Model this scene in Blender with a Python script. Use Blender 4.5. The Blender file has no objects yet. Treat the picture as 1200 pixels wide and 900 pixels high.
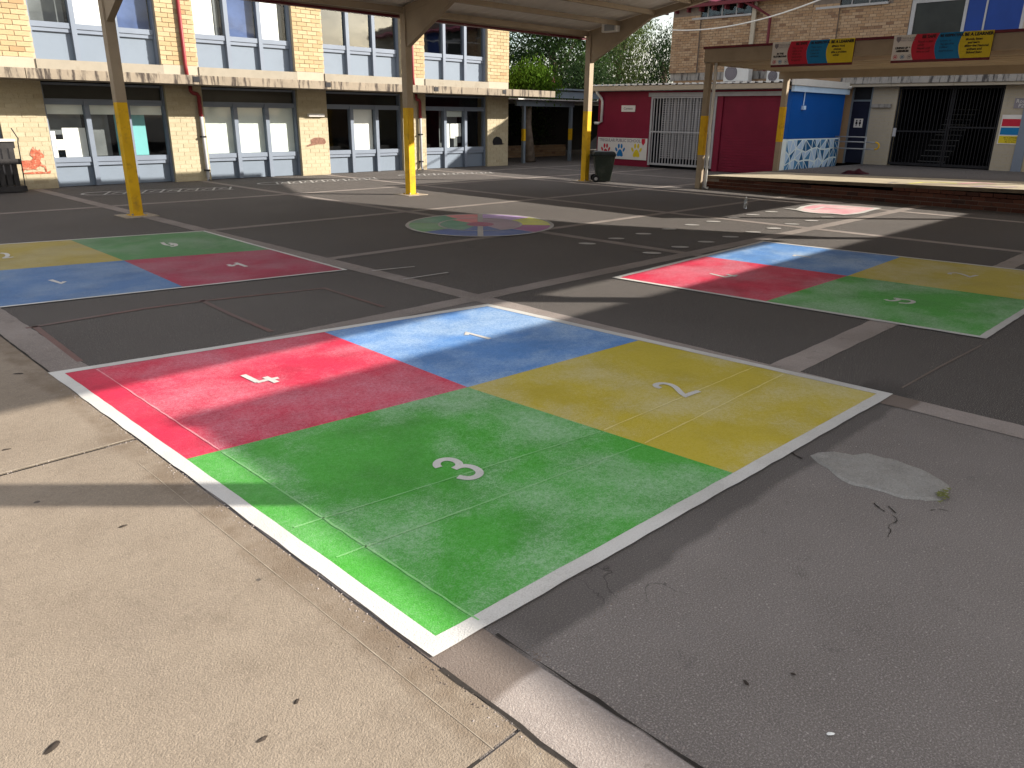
import bpy, math, random
from mathutils import Vector, Matrix
random.seed(7)
S = bpy.context.scene
COL = S.collection

# ------------------------------------------------------------------ camera
EYE = 1.75
CX, CY, FPX = 600.0, 450.0, 893.533
RV = [Vector((0.70459438, -0.22822241, 0.67190869)),
      Vector((-0.70951392, -0.24218273, 0.66176849)),
      Vector((0.01169428, -0.94300692, -0.33256756))]
cam = bpy.data.cameras.new("camera"); cam_o = bpy.data.objects.new("camera", cam); COL.objects.link(cam_o)
cam.sensor_width = 36.0; cam.lens = FPX / 1200 * 36; cam.clip_start = 0.05; cam.clip_end = 2000
m = Matrix.Identity(4)
for i in range(3):
    m[i][0], m[i][1], m[i][2] = RV[i][0], -RV[i][1], -RV[i][2]
m[2][3] = EYE
cam_o.matrix_world = m
S.camera = cam_o

# ------------------------------------------------------------------ sky, sun, exposure
SUN_TO = Vector((1.0, -0.95, 0.585)).normalized()
EL = math.asin(SUN_TO.z); ROT = math.atan2(SUN_TO.x, SUN_TO.y)
w = bpy.data.worlds.new("World"); S.world = w; w.use_nodes = True
wn = w.node_tree; wn.nodes.clear()
sky = wn.nodes.new("ShaderNodeTexSky"); sky.sky_type = 'NISHITA'; sky.sun_disc = False
sky.sun_elevation = EL; sky.sun_rotation = ROT; sky.air_density = 1.0; sky.dust_density = 1.5; sky.ozone_density = 1.0
bg = wn.nodes.new("ShaderNodeBackground"); bg.inputs[1].default_value = 0.125
wo = wn.nodes.new("ShaderNodeOutputWorld")
# broken white cloud all over the sky (the photograph's windows mirror it)
wt = wn.nodes.new("ShaderNodeTexCoord"); wm = wn.nodes.new("ShaderNodeMapping"); wm.inputs['Scale'].default_value = (1, 1, 2.2); wm.inputs['Location'].default_value = (3.1, 1.7, 0.4)
cn = wn.nodes.new("ShaderNodeTexNoise"); cn.inputs['Scale'].default_value = 2.4; cn.inputs['Detail'].default_value = 7; cn.inputs['Roughness'].default_value = 0.6
cr = wn.nodes.new("ShaderNodeMapRange"); cr.inputs['From Min'].default_value = 0.34; cr.inputs['From Max'].default_value = 0.56; cr.inputs['To Max'].default_value = 0.85
cm = wn.nodes.new("ShaderNodeMix"); cm.data_type = 'RGBA'; cm.inputs[7].default_value = (3.15, 2.9, 2.6, 1)
wn.links.new(wt.outputs['Generated'], wm.inputs[0]); wn.links.new(wm.outputs[0], cn.inputs['Vector']); wn.links.new(cn.outputs['Fac'], cr.inputs['Value'])
wn.links.new(cr.outputs[0], cm.inputs[0]); wn.links.new(sky.outputs[0], cm.inputs[6])
wn.links.new(cm.outputs[2], bg.inputs[0]); wn.links.new(bg.outputs[0], wo.inputs[0])
sl = bpy.data.lights.new("sun", 'SUN'); sl.energy = 4.0; sl.angle = math.radians(0.5); sl.color = (1.0, 0.93, 0.83)
so = bpy.data.objects.new("sun", sl); COL.objects.link(so)
so.rotation_euler = (-SUN_TO).to_track_quat('-Z', 'Y').to_euler()
S.view_settings.view_transform = 'Standard'; S.view_settings.look = 'None'
S.view_settings.exposure = 1.47; S.view_settings.gamma = 1.0

# ------------------------------------------------------------------ survey helpers (photo sighting -> point on a known plane)
def ray(px, py):
    d = Vector((px - CX, py - CY, FPX)).normalized()
    return Vector((RV[0].dot(d), RV[1].dot(d), RV[2].dot(d)))
def G(px, py, z=0.0):
    r = ray(px, py); t = (z - EYE) / r.z
    return (r.x * t, r.y * t)
def AX(px, py, x):
    r = ray(px, py); t = x / r.x
    return Vector((x, r.y * t, EYE + r.z * t))
def AY(px, py, y):
    r = ray(px, py); t = y / r.y
    return Vector((r.x * t, y, EYE + r.z * t))
def AT(px, py, dist):
    r = ray(px, py); t = dist / math.hypot(r.x, r.y)
    return Vector((r.x * t, r.y * t, EYE + r.z * t))

# ------------------------------------------------------------------ object helpers
def tag(o, label=None, cat=None, group=None, kind=None):
    if label: o['label'] = label
    if cat: o['category'] = cat
    if group: o['group'] = group
    if kind: o['kind'] = kind
    return o
def thing(name, loc, label, cat, group=None):
    o = bpy.data.objects.new(name, None); COL.objects.link(o)
    o.location = loc; o.empty_display_size = 0.2
    return tag(o, label, cat, group)
def adopt(o, parent):
    if parent is not None:
        o.parent = parent            # parts keep world coordinates: only the thing itself carries an offset
        if parent.parent is None: o.matrix_parent_inverse = Matrix.Translation(-parent.location)
def link_mesh(name, me, mat=None, parent=None):
    o = bpy.data.objects.new(name, me); COL.objects.link(o)
    if mat is not None and len(me.materials) == 0: me.materials.append(mat)
    adopt(o, parent)
    return o

class MB:
    def __init__(s): s.v = []; s.f = []; s.smooth = False
    def add(s, vs, fs):
        b = len(s.v); s.v += [tuple(p) for p in vs]; s.f += [tuple(i + b for i in f) for f in fs]; return s
    def box(s, x0, x1, y0, y1, z0, z1):
        return s.hexa([(x0, y0, z0), (x1, y0, z0), (x1, y1, z0), (x0, y1, z0)], [(x0, y0, z1), (x1, y0, z1), (x1, y1, z1), (x0, y1, z1)])
    def hexa(s, lo, hi):
        return s.add(list(lo) + list(hi), [(3, 2, 1, 0), (4, 5, 6, 7), (0, 1, 5, 4), (1, 2, 6, 5), (2, 3, 7, 6), (3, 0, 4, 7)])
    def quad(s, a, b, c, d): return s.add([a, b, c, d], [(0, 1, 2, 3)])
    def ngon(s, pts): return s.add(pts, [tuple(range(len(pts)))])
    def prism(s, pts, off):
        n = len(pts); o = Vector(off)
        top = [Vector(p) + o for p in pts]
        return s.add(list(pts) + top, [tuple(range(n))[::-1], tuple(range(n, 2 * n))] + [(i, (i + 1) % n, n + (i + 1) % n, n + i) for i in range(n)])
    def beam(s, a, b, wx, wz, up=(0, 0, 1)):
        a = Vector(a); b = Vector(b); d = (b - a).normalized(); u = Vector(up)
        sx = d.cross(u).normalized() * (wx / 2); sz = sx.cross(d).normalized() * (wz / 2)
        vs = [a - sx - sz, a + sx - sz, a + sx + sz, a - sx + sz, b - sx - sz, b + sx - sz, b + sx + sz, b - sx + sz]
        return s.add(vs, [(0, 3, 2, 1), (4, 5, 6, 7), (0, 1, 5, 4), (1, 2, 6, 5), (2, 3, 7, 6), (3, 0, 4, 7)])
    def tube(s, path, r, n=8, r1=None):
        path = [Vector(p) for p in path]; k = len(path); rings = []
        for i, p in enumerate(path):
            d = (path[min(i + 1, k - 1)] - path[max(i - 1, 0)]).normalized()
            u = Vector((0, 0, 1)) if abs(d.z) < 0.9 else Vector((1, 0, 0))
            a = d.cross(u).normalized(); b = a.cross(d).normalized()
            rr = r if r1 is None else r + (r1 - r) * i / max(1, k - 1)
            rings.append([p + a * (rr * math.cos(2 * math.pi * j / n)) + b * (rr * math.sin(2 * math.pi * j / n)) for j in range(n)])
        vs = [q for ring in rings for q in ring]
        fs = [(i * n + j, i * n + (j + 1) % n, (i + 1) * n + (j + 1) % n, (i + 1) * n + j) for i in range(k - 1) for j in range(n)]
        fs += [tuple(range(n))[::-1], tuple((k - 1) * n + j for j in range(n))]
        return s.add(vs, fs)
    def ribbon(s, pts, wd, z, closed=False, jit=0.0):
        P = [Vector((p[0], p[1])) for p in pts]; n = len(P); L = []; R = []
        for i in range(n):
            if closed: a, b, c = P[i - 1], P[i], P[(i + 1) % n]
            else: a, b, c = P[max(i - 1, 0)], P[i], P[min(i + 1, n - 1)]
            d1 = (b - a); d2 = (c - b)
            d1 = d1.normalized() if d1.length > 1e-6 else d2.normalized()
            d2 = d2.normalized() if d2.length > 1e-6 else d1
            nn = Vector((-(d1.y + d2.y), d1.x + d2.x)); nn = nn.normalized()
            k = 1 / max(0.5, nn.dot(Vector((-d1.y, d1.x))))
            h = wd / 2
            L.append(b + nn * (h * k + random.uniform(-jit, jit))); R.append(b - nn * (h * k + random.uniform(-jit, jit)))
        vs = [(p.x, p.y, z) for p in L] + [(p.x, p.y, z) for p in R]
        m = n if closed else n - 1
        return s.add(vs, [(n + i, n + (i + 1) % n, (i + 1) % n, i) for i in range(m)])
    def mesh(s, name):
        me = bpy.data.meshes.new(name); me.from_pydata(s.v, [], s.f); me.update()
        if s.smooth: me.polygons.foreach_set('use_smooth', [True] * len(me.polygons))
        return me
    def build(s, name, mat, parent=None, bevel=0.0):
        o = link_mesh(name, s.mesh(name), mat, parent)
        if bevel:
            b = o.modifiers.new('bevel', 'BEVEL'); b.width = bevel; b.segments = 2; b.limit_method = 'ANGLE'
        return o
def box(name, mat, parent, x0, x1, y0, y1, z0, z1, bevel=0.0):
    return MB().box(x0, x1, y0, y1, z0, z1).build(name, mat, parent, bevel)
def stuff(o): o['kind'] = 'stuff'; return o
def sub(a, b, n):
    return [(a[0] + (b[0] - a[0]) * i / n, a[1] + (b[1] - a[1]) * i / n) for i in range(n)]

# ------------------------------------------------------------------ materials
class NT:
    def __init__(s, name):
        s.m = bpy.data.materials.new(name); s.m.use_nodes = True; s.t = s.m.node_tree
        s.b = s.t.nodes['Principled BSDF']; s.out = s.t.nodes['Material Output']
        s.tc = s.t.nodes.new('ShaderNodeTexCoord').outputs['Object']
    def n(s, ty, **kw):
        x = s.t.nodes.new(ty)
        for k, v in kw.items(): setattr(x, k, v)
        return x
    def l(s, a, b): s.t.links.new(a, b)
    def noise(s, scale, detail=3, rough=0.55, vec=None, dist=0.0):
        x = s.n('ShaderNodeTexNoise'); x.inputs['Scale'].default_value = scale; x.inputs['Detail'].default_value = detail
        x.inputs['Roughness'].default_value = rough; x.inputs['Distortion'].default_value = dist
        s.l(vec or s.tc, x.inputs['Vector']); return x.outputs['Fac']
    def scaled(s, sx, sy, sz):
        x = s.n('ShaderNodeMapping'); x.inputs['Scale'].default_value = (sx, sy, sz); s.l(s.tc, x.inputs['Vector']); return x.outputs[0]
    def ramp(s, fac, a, b, lo=0.0, hi=1.0):
        x = s.n('ShaderNodeMapRange'); x.inputs['From Min'].default_value = a; x.inputs['From Max'].default_value = b
        x.inputs['To Min'].default_value = lo; x.inputs['To Max'].default_value = hi; s.l(fac, x.inputs['Value']); return x.outputs[0]
    def math(s, op, a, b=None):
        x = s.n('ShaderNodeMath', operation=op)
        for i, q in enumerate((a, b)):
            if q is None: continue
            if isinstance(q, (int, float)): x.inputs[i].default_value = q
            else: s.l(q, x.inputs[i])
        return x.outputs[0]
    def mix(s, fac, a, b, blend='MIX'):
        x = s.n('ShaderNodeMix', data_type='RGBA', blend_type=blend)
        for sock, q in ((x.inputs[0], fac), (x.inputs[6], a), (x.inputs[7], b)):
            if isinstance(q, (int, float)): sock.default_value = q
            elif isinstance(q, (tuple, list)): sock.default_value = (q[0], q[1], q[2], 1)
            else: s.l(q, sock)
        return x.outputs[2]
    def xyz(s):
        x = s.n('ShaderNodeSeparateXYZ'); s.l(s.tc, x.inputs[0]); return x.outputs
    def vor(s, scale, feature='F1', rnd=1.0):
        x = s.n('ShaderNodeTexVoronoi', feature=feature); x.inputs['Scale'].default_value = scale; s.l(s.tc, x.inputs['Vector'])
        if 'Randomness' in x.inputs: x.inputs['Randomness'].default_value = rnd
        return x
    def bump(s, h, strength=0.3, dist=0.01, prev=None):
        x = s.n('ShaderNodeBump'); x.inputs['Strength'].default_value = strength; x.inputs['Distance'].default_value = dist
        s.l(h, x.inputs['Height'])
        if prev is not None: s.l(prev, x.inputs['Normal'])
        return x.outputs[0]
    def fin(s, col, rough=0.8, nrm=None, metal=0.0, spec=0.5):
        if isinstance(col, (tuple, list)): s.b.inputs['Base Color'].default_value = (col[0], col[1], col[2], 1)
        else: s.l(col, s.b.inputs['Base Color'])
        if isinstance(rough, (int, float)): s.b.inputs['Roughness'].default_value = rough
        else: s.l(rough, s.b.inputs['Roughness'])
        s.b.inputs['Metallic'].default_value = metal
        s.b.inputs['Specular IOR Level'].default_value = spec
        if nrm is not None: s.l(nrm, s.b.inputs['Normal'])
        return s.m

def surf(name, c, rough=0.6, var=0.15, scale=2.0, grime=None, gscale=1.2, gamt=0.4, bump=0.0, bscale=40, metal=0.0, spec=0.2, streak=False):
    t = NT(name)
    f = t.noise(scale, 4)
    a = tuple(x * (1 - var) for x in c); b = tuple(min(1, x * (1 + var)) for x in c)
    col = t.mix(t.ramp(f, 0.3, 0.7), a, b)
    if grime:
        v = t.scaled(5.0, 5.0, 0.8) if streak else None
        g = t.noise(gscale, 5, 0.65, v)
        col = t.mix(t.ramp(g, 0.50, 0.62, 0, gamt) if streak else t.ramp(g, 0.52, 0.72, 0, gamt), col, grime)
    nrm = t.bump(t.noise(bscale, 3), bump, 0.01) if bump else None
    return t.fin(col, rough, nrm, metal, spec)

def aggregate(t, col, light, dark, amt=0.5):
    """fine speckle of stones over a ground colour"""
    f = t.noise(150, 2, 0.7)
    col = t.mix(t.ramp(f, 0.5, 0.72, 0, amt), col, light)
    f2 = t.noise(210, 2, 0.7)
    col = t.mix(t.ramp(f2, 0.52, 0.75, 0, amt), col, dark)
    v = t.vor(62)
    sep = t.n('ShaderNodeSeparateColor'); t.l(v.outputs['Color'], sep.inputs[0])
    stone = t.math('MULTIPLY', t.ramp(v.outputs['Distance'], 0.28, 0.18), t.ramp(sep.outputs[0], 0.93, 0.94))
    return t.mix(t.math('MULTIPLY', stone, 0.7), col, light)

def band(t, axis, lo, hi, soft, wob=0.02):
    """1 inside a strip of a coordinate, with a wobbly edge (a stain)"""
    X = t.xyz()[axis]
    wv = t.ramp(t.noise(3.0, 3), 0.3, 0.7, -wob, wob)
    X = t.math('ADD', X, wv)
    return t.math('MULTIPLY', t.ramp(X, lo, lo + soft), t.ramp(X, hi, hi - soft))

def asphalt_mat():
    t = NT('asphalt')
    c = t.mix(t.ramp(t.noise(0.45, 4, 0.6), 0.35, 0.68), (0.155, 0.136, 0.124), (0.225, 0.200, 0.184))
    c = t.mix(t.ramp(t.noise(2.3, 5, 0.65), 0.5, 0.75, 0, 0.45), c, (0.215, 0.192, 0.178))
    c = t.mix(t.ramp(t.noise(6.0, 5, 0.7), 0.60, 0.72, 0, 0.5), c, (0.092, 0.081, 0.075))
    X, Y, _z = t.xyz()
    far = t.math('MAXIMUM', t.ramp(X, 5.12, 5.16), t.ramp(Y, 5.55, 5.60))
    c = t.mix(t.math('MULTIPLY', far, 0.72), c, (0.02, 0.017, 0.015))  # far cells darkened: deep canopy shade put into the asphalt colour
    c = aggregate(t, c, (0.40, 0.36, 0.33), (0.048, 0.043, 0.040), 0.9)
    # dark sealed border beside the big court and hairline cracks
    m1 = t.math('MULTIPLY', band(t, 1, 1.45, 1.80, 0.04), band(t, 0, 1.4, 5.6, 0.3))
    c = t.mix(t.math('MULTIPLY', m1, 0.52), c, (0.042, 0.038, 0.036))
    wv = t.n('ShaderNodeVectorMath', operation='ADD'); ns = t.n('ShaderNodeTexNoise'); ns.inputs['Scale'].default_value = 2.2; ns.inputs['Detail'].default_value = 5
    t.l(t.tc, ns.inputs['Vector']); sc = t.n('ShaderNodeVectorMath', operation='SCALE'); sc.inputs['Scale'].default_value = 0.9
    t.l(ns.outputs['Color'], sc.inputs[0]); t.l(t.tc, wv.inputs[0]); t.l(sc.outputs[0], wv.inputs[1])
    v = t.n('ShaderNodeTexVoronoi', feature='DISTANCE_TO_EDGE'); v.inputs['Scale'].default_value = 0.42; t.l(wv.outputs[0], v.inputs['Vector'])
    crack = t.math('MULTIPLY', t.ramp(v.outputs['Distance'], 0.0022, 0.0008), t.ramp(t.noise(0.5, 2), 0.585, 0.64))
    c = t.mix(t.math('MULTIPLY', crack, 0.6), c, (0.02, 0.018, 0.017))
    h = t.math('ADD', t.noise(170, 2, 0.7), t.math('MULTIPLY', t.noise(12, 3), 0.6))
    return t.fin(c, 0.9, t.bump(h, 0.7, 0.006), spec=0.25)
def slab_mat(name, ca, cb, stain, dark_edge=False):
    t = NT(name)
    c = t.mix(t.ramp(t.noise(0.7, 5, 0.62), 0.38, 0.64), ca, cb)
    c = t.mix(t.ramp(t.noise(3.0, 6, 0.7), 0.52, 0.72, 0, 0.6), c, stain)
    c = t.mix(t.ramp(t.noise(0.55, 4, 0.6, t.scaled(1.3, 0.8, 1)), 0.54, 0.66, 0, 0.42), c, (ca[0] * .72, ca[1] * .72, ca[2] * .78))
    c = t.mix(t.ramp(t.noise(4.2, 6, 0.75), 0.60, 0.72, 0, 0.4), c, tuple(min(1, x * 1.3) for x in cb))
    c = t.mix(t.ramp(t.noise(34, 4, 0.7), 0.52, 0.70, 0, 0.35), c, tuple(x * 0.62 for x in ca))
    c = t.mix(t.ramp(t.noise(110, 2, 0.7), 0.5, 0.74, 0, 0.42), c, tuple(min(1, x * 1.45) for x in cb))
    c = t.mix(t.ramp(t.noise(160, 2, 0.7), 0.54, 0.76, 0, 0.55), c, tuple(x * 0.42 for x in ca))
    v = t.vor(7); sep = t.n('ShaderNodeSeparateColor'); t.l(v.outputs['Color'], sep.inputs[0])
    spot = t.math('MULTIPLY', t.ramp(v.outputs['Distance'], 0.11, 0.08), t.ramp(sep.outputs[0], 0.955, 0.96))
    c = t.mix(t.math('MULTIPLY', spot, 0.75), c, (0.05, 0.045, 0.045))
    if dark_edge:
        e = band(t, 0, 1.17, 1.60, 0.05, 0.035)
        f = t.math('MULTIPLY', e, t.ramp(t.noise(5, 4, 0.7), 0.35, 0.62, 0.10, 0.62))
        c = t.mix(f, c, (0.15, 0.108, 0.072))
    h = t.math('ADD', t.noise(140, 2, 0.7), t.math('MULTIPLY', t.noise(18, 3), 0.5))
    return t.fin(c, 0.9, t.bump(h, 0.6, 0.006), spec=0.25)
def strip_mat():
    t = NT('strip_concrete')
    c = t.mix(t.ramp(t.noise(1.2, 4, 0.6), 0.35, 0.68), (0.25, 0.212, 0.19), (0.36, 0.31, 0.28))
    c = t.mix(t.ramp(t.noise(7.0, 5, 0.7), 0.58, 0.75, 0, 0.6), c, (0.13, 0.105, 0.092))
    X, Y, _z = t.xyz()
    c = t.mix(t.ramp(Y, 5.2, 5.5, 0, 0.30), c, (0.07, 0.06, 0.052))  # strips beyond the big court darkened too, shade painted into the concrete
    c = aggregate(t, c, (0.48, 0.43, 0.39), (0.10, 0.085, 0.075), 0.55)
    m1 = band(t, 1, 1.38, 2.0, 0.03)
    c = t.mix(t.math('MULTIPLY', m1, 0.65), c, (0.105, 0.075, 0.055))
    return t.fin(c, 0.9, t.bump(t.noise(150, 2, 0.7), 0.6, 0.005), spec=0.25)
def paint_mat(name, c, dust=(0.58, 0.60, 0.58), damt=0.42, speck=0.5, shade=0.5, bumpy=0.6):
    """worn court paint over coarse asphalt: dusty patches, pinholes of dust and of asphalt"""
    t = NT(name)
    dk = tuple(x * shade for x in c)
    col = t.mix(t.ramp(t.noise(1.6, 5, 0.6), 0.46, 0.66, 0, 0.7), c, dk)
    patch = t.noise(1.15, 7, 0.62, None, 0.15)
    grain = t.noise(120, 2, 0.75); grain2 = t.noise(48, 3, 0.7)
    smooth_ = t.ramp(t.xyz()[0], 1.57, 1.60, 0.28, 1.0)
    p = t.math('MULTIPLY', t.ramp(patch, 0.44, 0.66), smooth_)
    col = t.mix(t.math('MULTIPLY', p, damt * 0.7), col, dust)
    m_ = t.math('MULTIPLY', t.ramp(patch, 0.40, 0.60, 0.18, 1.0), smooth_)
    col = t.mix(t.math('MULTIPLY', t.math('MULTIPLY', t.ramp(grain, 0.49, 0.62), m_), speck), col, dust)
    col = t.mix(t.math('MULTIPLY', t.math('MULTIPLY', t.ramp(grain2, 0.50, 0.64), m_), speck * 0.6), col, dust)
    col = t.mix(t.ramp(grain2, 0.47, 0.36, 0, 0.35), col, dk)
    g2 = t.ramp(t.noise(190, 2, 0.7), 0.60, 0.74, 0, 0.45)
    col = t.mix(g2, col, tuple(x * 0.35 for x in c))
    h = t.math('ADD', grain, t.math('MULTIPLY', t.noise(14, 3), 0.5))
    return t.fin(col, 0.62, t.bump(h, bumpy, 0.005), spec=0.35)
def brick_mat(name, c1, c2, c3, sc=2.2):
    t = NT(name)
    oi = t.n('ShaderNodeObjectInfo'); g = t.n('ShaderNodeNewGeometry')
    r = t.math('FRACT', t.math('ADD', oi.outputs['Random'], g.outputs['Random Per Island']))
    c = t.mix(t.ramp(r, 0.1, 0.8), c1, c2)
    c = t.mix(t.ramp(r, 0.85, 0.98), c, c3)
    c = t.mix(t.ramp(t.noise(30, 3), 0.5, 0.75, 0, 0.35), c, tuple(x * 0.55 for x in c1))
    return t.fin(c, 0.85, t.bump(t.noise(60, 3), 0.4, 0.006), spec=0.25)
def glass_mat(name, tint, gloss=0.14):
    t = NT(name)
    tr = t.n('ShaderNodeBsdfTransparent'); tr.inputs[0].default_value = (*tint, 1)
    gl = t.n('ShaderNodeBsdfGlossy'); gl.inputs['Roughness'].default_value = 0.03; gl.inputs[0].default_value = (0.9, 0.95, 1, 1)
    wob = t.bump(t.noise(1.3, 2), 0.05, 0.05); t.l(wob, gl.inputs['Normal'])
    lw = t.n('ShaderNodeLayerWeight'); lw.inputs['Blend'].default_value = 0.5
    f = t.math('ADD', t.math('MULTIPLY', t.math('POWER', lw.outputs['Facing'], 4.0), 0.6), 0.035 + gloss)
    mx = t.n('ShaderNodeMixShader'); t.l(f, mx.inputs[0]); t.l(tr.outputs[0], mx.inputs[1]); t.l(gl.outputs[0], mx.inputs[2])
    t.l(mx.outputs[0], t.out.inputs[0]); return t.m
def leaf_mat(name, a, b, c):
    t = NT(name)
    g = t.n('ShaderNodeNewGeometry')
    col = t.mix(t.ramp(g.outputs['Random Per Island'], 0, 1), a, b)
    col = t.mix(t.ramp(t.noise(0.7, 3), 0.5, 0.7, 0, 0.7), col, c)
    d = t.n('ShaderNodeBsdfDiffuse'); tl = t.n('ShaderNodeBsdfTranslucent'); t.l(col, d.inputs[0]); t.l(col, tl.inputs[0])
    mx = t.n('ShaderNodeMixShader'); mx.inputs[0].default_value = 0.25; t.l(d.outputs[0], mx.inputs[1]); t.l(tl.outputs[0], mx.inputs[2])
    t.l(mx.outputs[0], t.out.inputs[0]); return t.m
def plain(name, c, rough=0.6, metal=0.0): return surf(name, c, rough, 0.08, 3.0, metal=metal)

M = {}
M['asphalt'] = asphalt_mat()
M['slab'] = slab_mat('slab_concrete', (0.240, 0.194, 0.147), (0.292, 0.240, 0.184), (0.180, 0.142, 0.106), True)
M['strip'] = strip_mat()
M['joint'] = surf('joint', (0.035, 0.030, 0.026), 0.95, 0.3, 20)
M['tooled'] = surf('tooled_edge', (0.345, 0.292, 0.225), 0.9, 0.25, 15)
M['white_line'] = paint_mat('white_line', (0.62, 0.605, 0.57), (0.36, 0.34, 0.31), 0.35, 0.45, 0.8)
for k_, c_ in dict(green=(0.17, 0.47, 0.14), red=(0.72, 0.22, 0.26), yellow=(0.66, 0.56, 0.16)).items(): M['ridge_' + k_] = paint_mat('ridge_' + k_, c_, (0.62, 0.62, 0.58), 0.3, 0.3, 0.9)
M['red'] = paint_mat('red_paint', (0.62, 0.016, 0.062), (0.60, 0.36, 0.42), 0.40, 0.45, 0.60)
M['blue'] = paint_mat('blue_paint', (0.090, 0.245, 0.56), (0.48, 0.60, 0.70), 0.60, 0.55, 0.72)
M['yellow'] = paint_mat('yellow_paint', (0.50, 0.395, 0.030), (0.58, 0.53, 0.36), 0.62, 0.5, 0.82)
M['green'] = paint_mat('green_paint', (0.055, 0.345, 0.028), (0.42, 0.56, 0.42), 0.60, 0.58, 0.66)
M['white_old'] = paint_mat('worn_white', (0.50, 0.48, 0.45), (0.28, 0.26, 0.24), 0.7, 0.6, 0.6)
M['rust_line'] = paint_mat('faded_red_line', (0.15, 0.075, 0.065), (0.10, 0.09, 0.085), 0.8, 0.7, 0.8)
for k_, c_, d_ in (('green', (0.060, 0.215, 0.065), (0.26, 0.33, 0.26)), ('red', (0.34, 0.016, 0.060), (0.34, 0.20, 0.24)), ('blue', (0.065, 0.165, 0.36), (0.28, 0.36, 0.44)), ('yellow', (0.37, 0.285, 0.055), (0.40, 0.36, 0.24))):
    M['old_' + k_] = paint_mat('old_' + k_, c_, d_, 0.5, 0.45, 0.72)  # darker, duller versions of the court paints for the left court
for k, c in dict(w_green=(0.07, 0.20, 0.12), w_green2=(0.10, 0.24, 0.10), w_blue=(0.05, 0.09, 0.24), w_pink=(0.50, 0.16, 0.16), w_purple=(0.42, 0.28, 0.52),
                 w_yellow=(0.62, 0.52, 0.08), w_mauve=(0.26, 0.09, 0.20), w_maroon=(0.24, 0.05, 0.10), w_grey=(0.26, 0.19, 0.22)).items():
    M[k] = paint_mat(k, tuple(min(.8, q * 1.55) for q in c), (0.42, 0.42, 0.42), 0.3, 0.3, 0.75)
M['map_pink'] = paint_mat('map_pink', (0.66, 0.30, 0.34), (0.72, 0.66, 0.62), 0.9, 0.6, 0.9)
M['post_yellow'] = surf('post_yellow', (0.65, 0.378, 0.011), 0.45, 0.14, 3.0, (0.20, 0.115, 0.035), 7, 0.55)
M['steel_beige'] = surf('steel_beige', (0.317, 0.251, 0.176), 0.5, 0.08, 2.0, (0.176, 0.132, 0.088), 3, 0.35)
M['beige_light'] = surf('beige_light', (0.50, 0.42, 0.31), 0.5, 0.06, 2.0)
M['roof_under'] = surf('roof_underside', (0.70, 0.66, 0.60), 0.6, 0.05, 1.5, (0.48, 0.43, 0.37), 2, 0.3)
M['maroon'] = surf('maroon_trim', (0.12, 0.018, 0.026), 0.45, 0.12, 3)
M['pipe_red'] = surf('pipe_red', (0.22, 0.03, 0.035), 0.4, 0.1, 3)
M['pipe_grey'] = surf('pipe_grey', (0.40, 0.40, 0.42), 0.5, 0.1, 3)
M['pvc'] = surf('white_pvc', (0.70, 0.68, 0.64), 0.4, 0.06, 3)
M['concrete_old'] = surf('weathered_concrete', (0.265, 0.222, 0.169), 0.9, 0.15, 2.5, (0.037, 0.029, 0.027), 1.6, 0.9, 0.4, 30, streak=True)
M['concrete_ledge2'] = surf('stained_concrete', (0.30, 0.28, 0.255), 0.9, 0.15, 2.5, (0.04, 0.035, 0.035), 1.6, 0.9, 0.4, 30, streak=True)
M['sill_band'] = surf('sill_render', (0.283, 0.253, 0.203), 0.85, 0.1, 2, (0.151, 0.122, 0.086), 2, 0.6, 0.2)
M['mortar'] = surf('mortar', (0.40, 0.34, 0.24), 0.95, 0.12, 8)
M['mortar_dark'] = surf('mortar_dark', (0.19, 0.155, 0.13), 0.95, 0.12, 8)
M['brick_cream'] = brick_mat('cream_brick', (0.377, 0.281, 0.155), (0.435, 0.343, 0.209), (0.326, 0.218, 0.117))
M['brick_painted'] = brick_mat('painted_brick', (0.405, 0.348, 0.233), (0.445, 0.385, 0.266), (0.378, 0.317, 0.209))
M['mortar_painted'] = surf('painted_mortar', (0.406, 0.343, 0.226), 0.85, 0.1, 8)
M['brick_tan'] = brick_mat('tan_brick', (0.315, 0.200, 0.115), (0.391, 0.272, 0.170), (0.204, 0.119, 0.072))
M['brick_dark'] = brick_mat('dark_red_brick', (0.068, 0.022, 0.013), (0.101, 0.036, 0.021), (0.039, 0.016, 0.012))
M['wall_cream'] = surf('cream_render', (0.375, 0.330, 0.259), 0.8, 0.06, 2, (0.240, 0.195, 0.143), 2, 0.3, 0.2)
M['frame_blue'] = surf('frame_blue', (0.178, 0.208, 0.258), 0.45, 0.06, 2)
M['panel_blue'] = surf('panel_blue', (0.173, 0.209, 0.257), 0.5, 0.05, 1.5, (0.137, 0.165, 0.201), 1.5, 0.4)
M['glass'] = glass_mat('window_glass', (0.95, 0.97, 0.96), 0.0)
M['glass_sky'] = glass_mat('reflecting_glass', (0.55, 0.6, 0.62), 0.12)
M['dark_pane'] = surf('dark_pane', (0.016, 0.018, 0.016), 0.25, 0.5, 1.0, spec=0.2)
M['blind'] = surf('blind_cloth', (0.66, 0.70, 0.66), 0.8, 0.06, 1.5)
M['nosing'] = surf('nosing', (0.085, 0.085, 0.085), 0.8, 0.2, 4)
M['paper'] = surf('white_paper', (0.80, 0.80, 0.77), 0.8, 0.04, 3)
M['teal'] = surf('teal_board', (0.16, 0.42, 0.43), 0.7, 0.06, 2)
M['curtain_blue'] = surf('blue_curtain', (0.055, 0.085, 0.19), 0.8, 0.35, 2)
M['room_dark'] = surf('dark_room', (0.010, 0.010, 0.011), 1.0, 0.3, 1.5, spec=0.0)
M['room_grey'] = surf('grey_room', (0.14, 0.15, 0.155), 0.9, 0.4, 1.2)
M['black'] = surf('black_paint', (0.014, 0.014, 0.017), 0.5, 0.2, 3)
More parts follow.
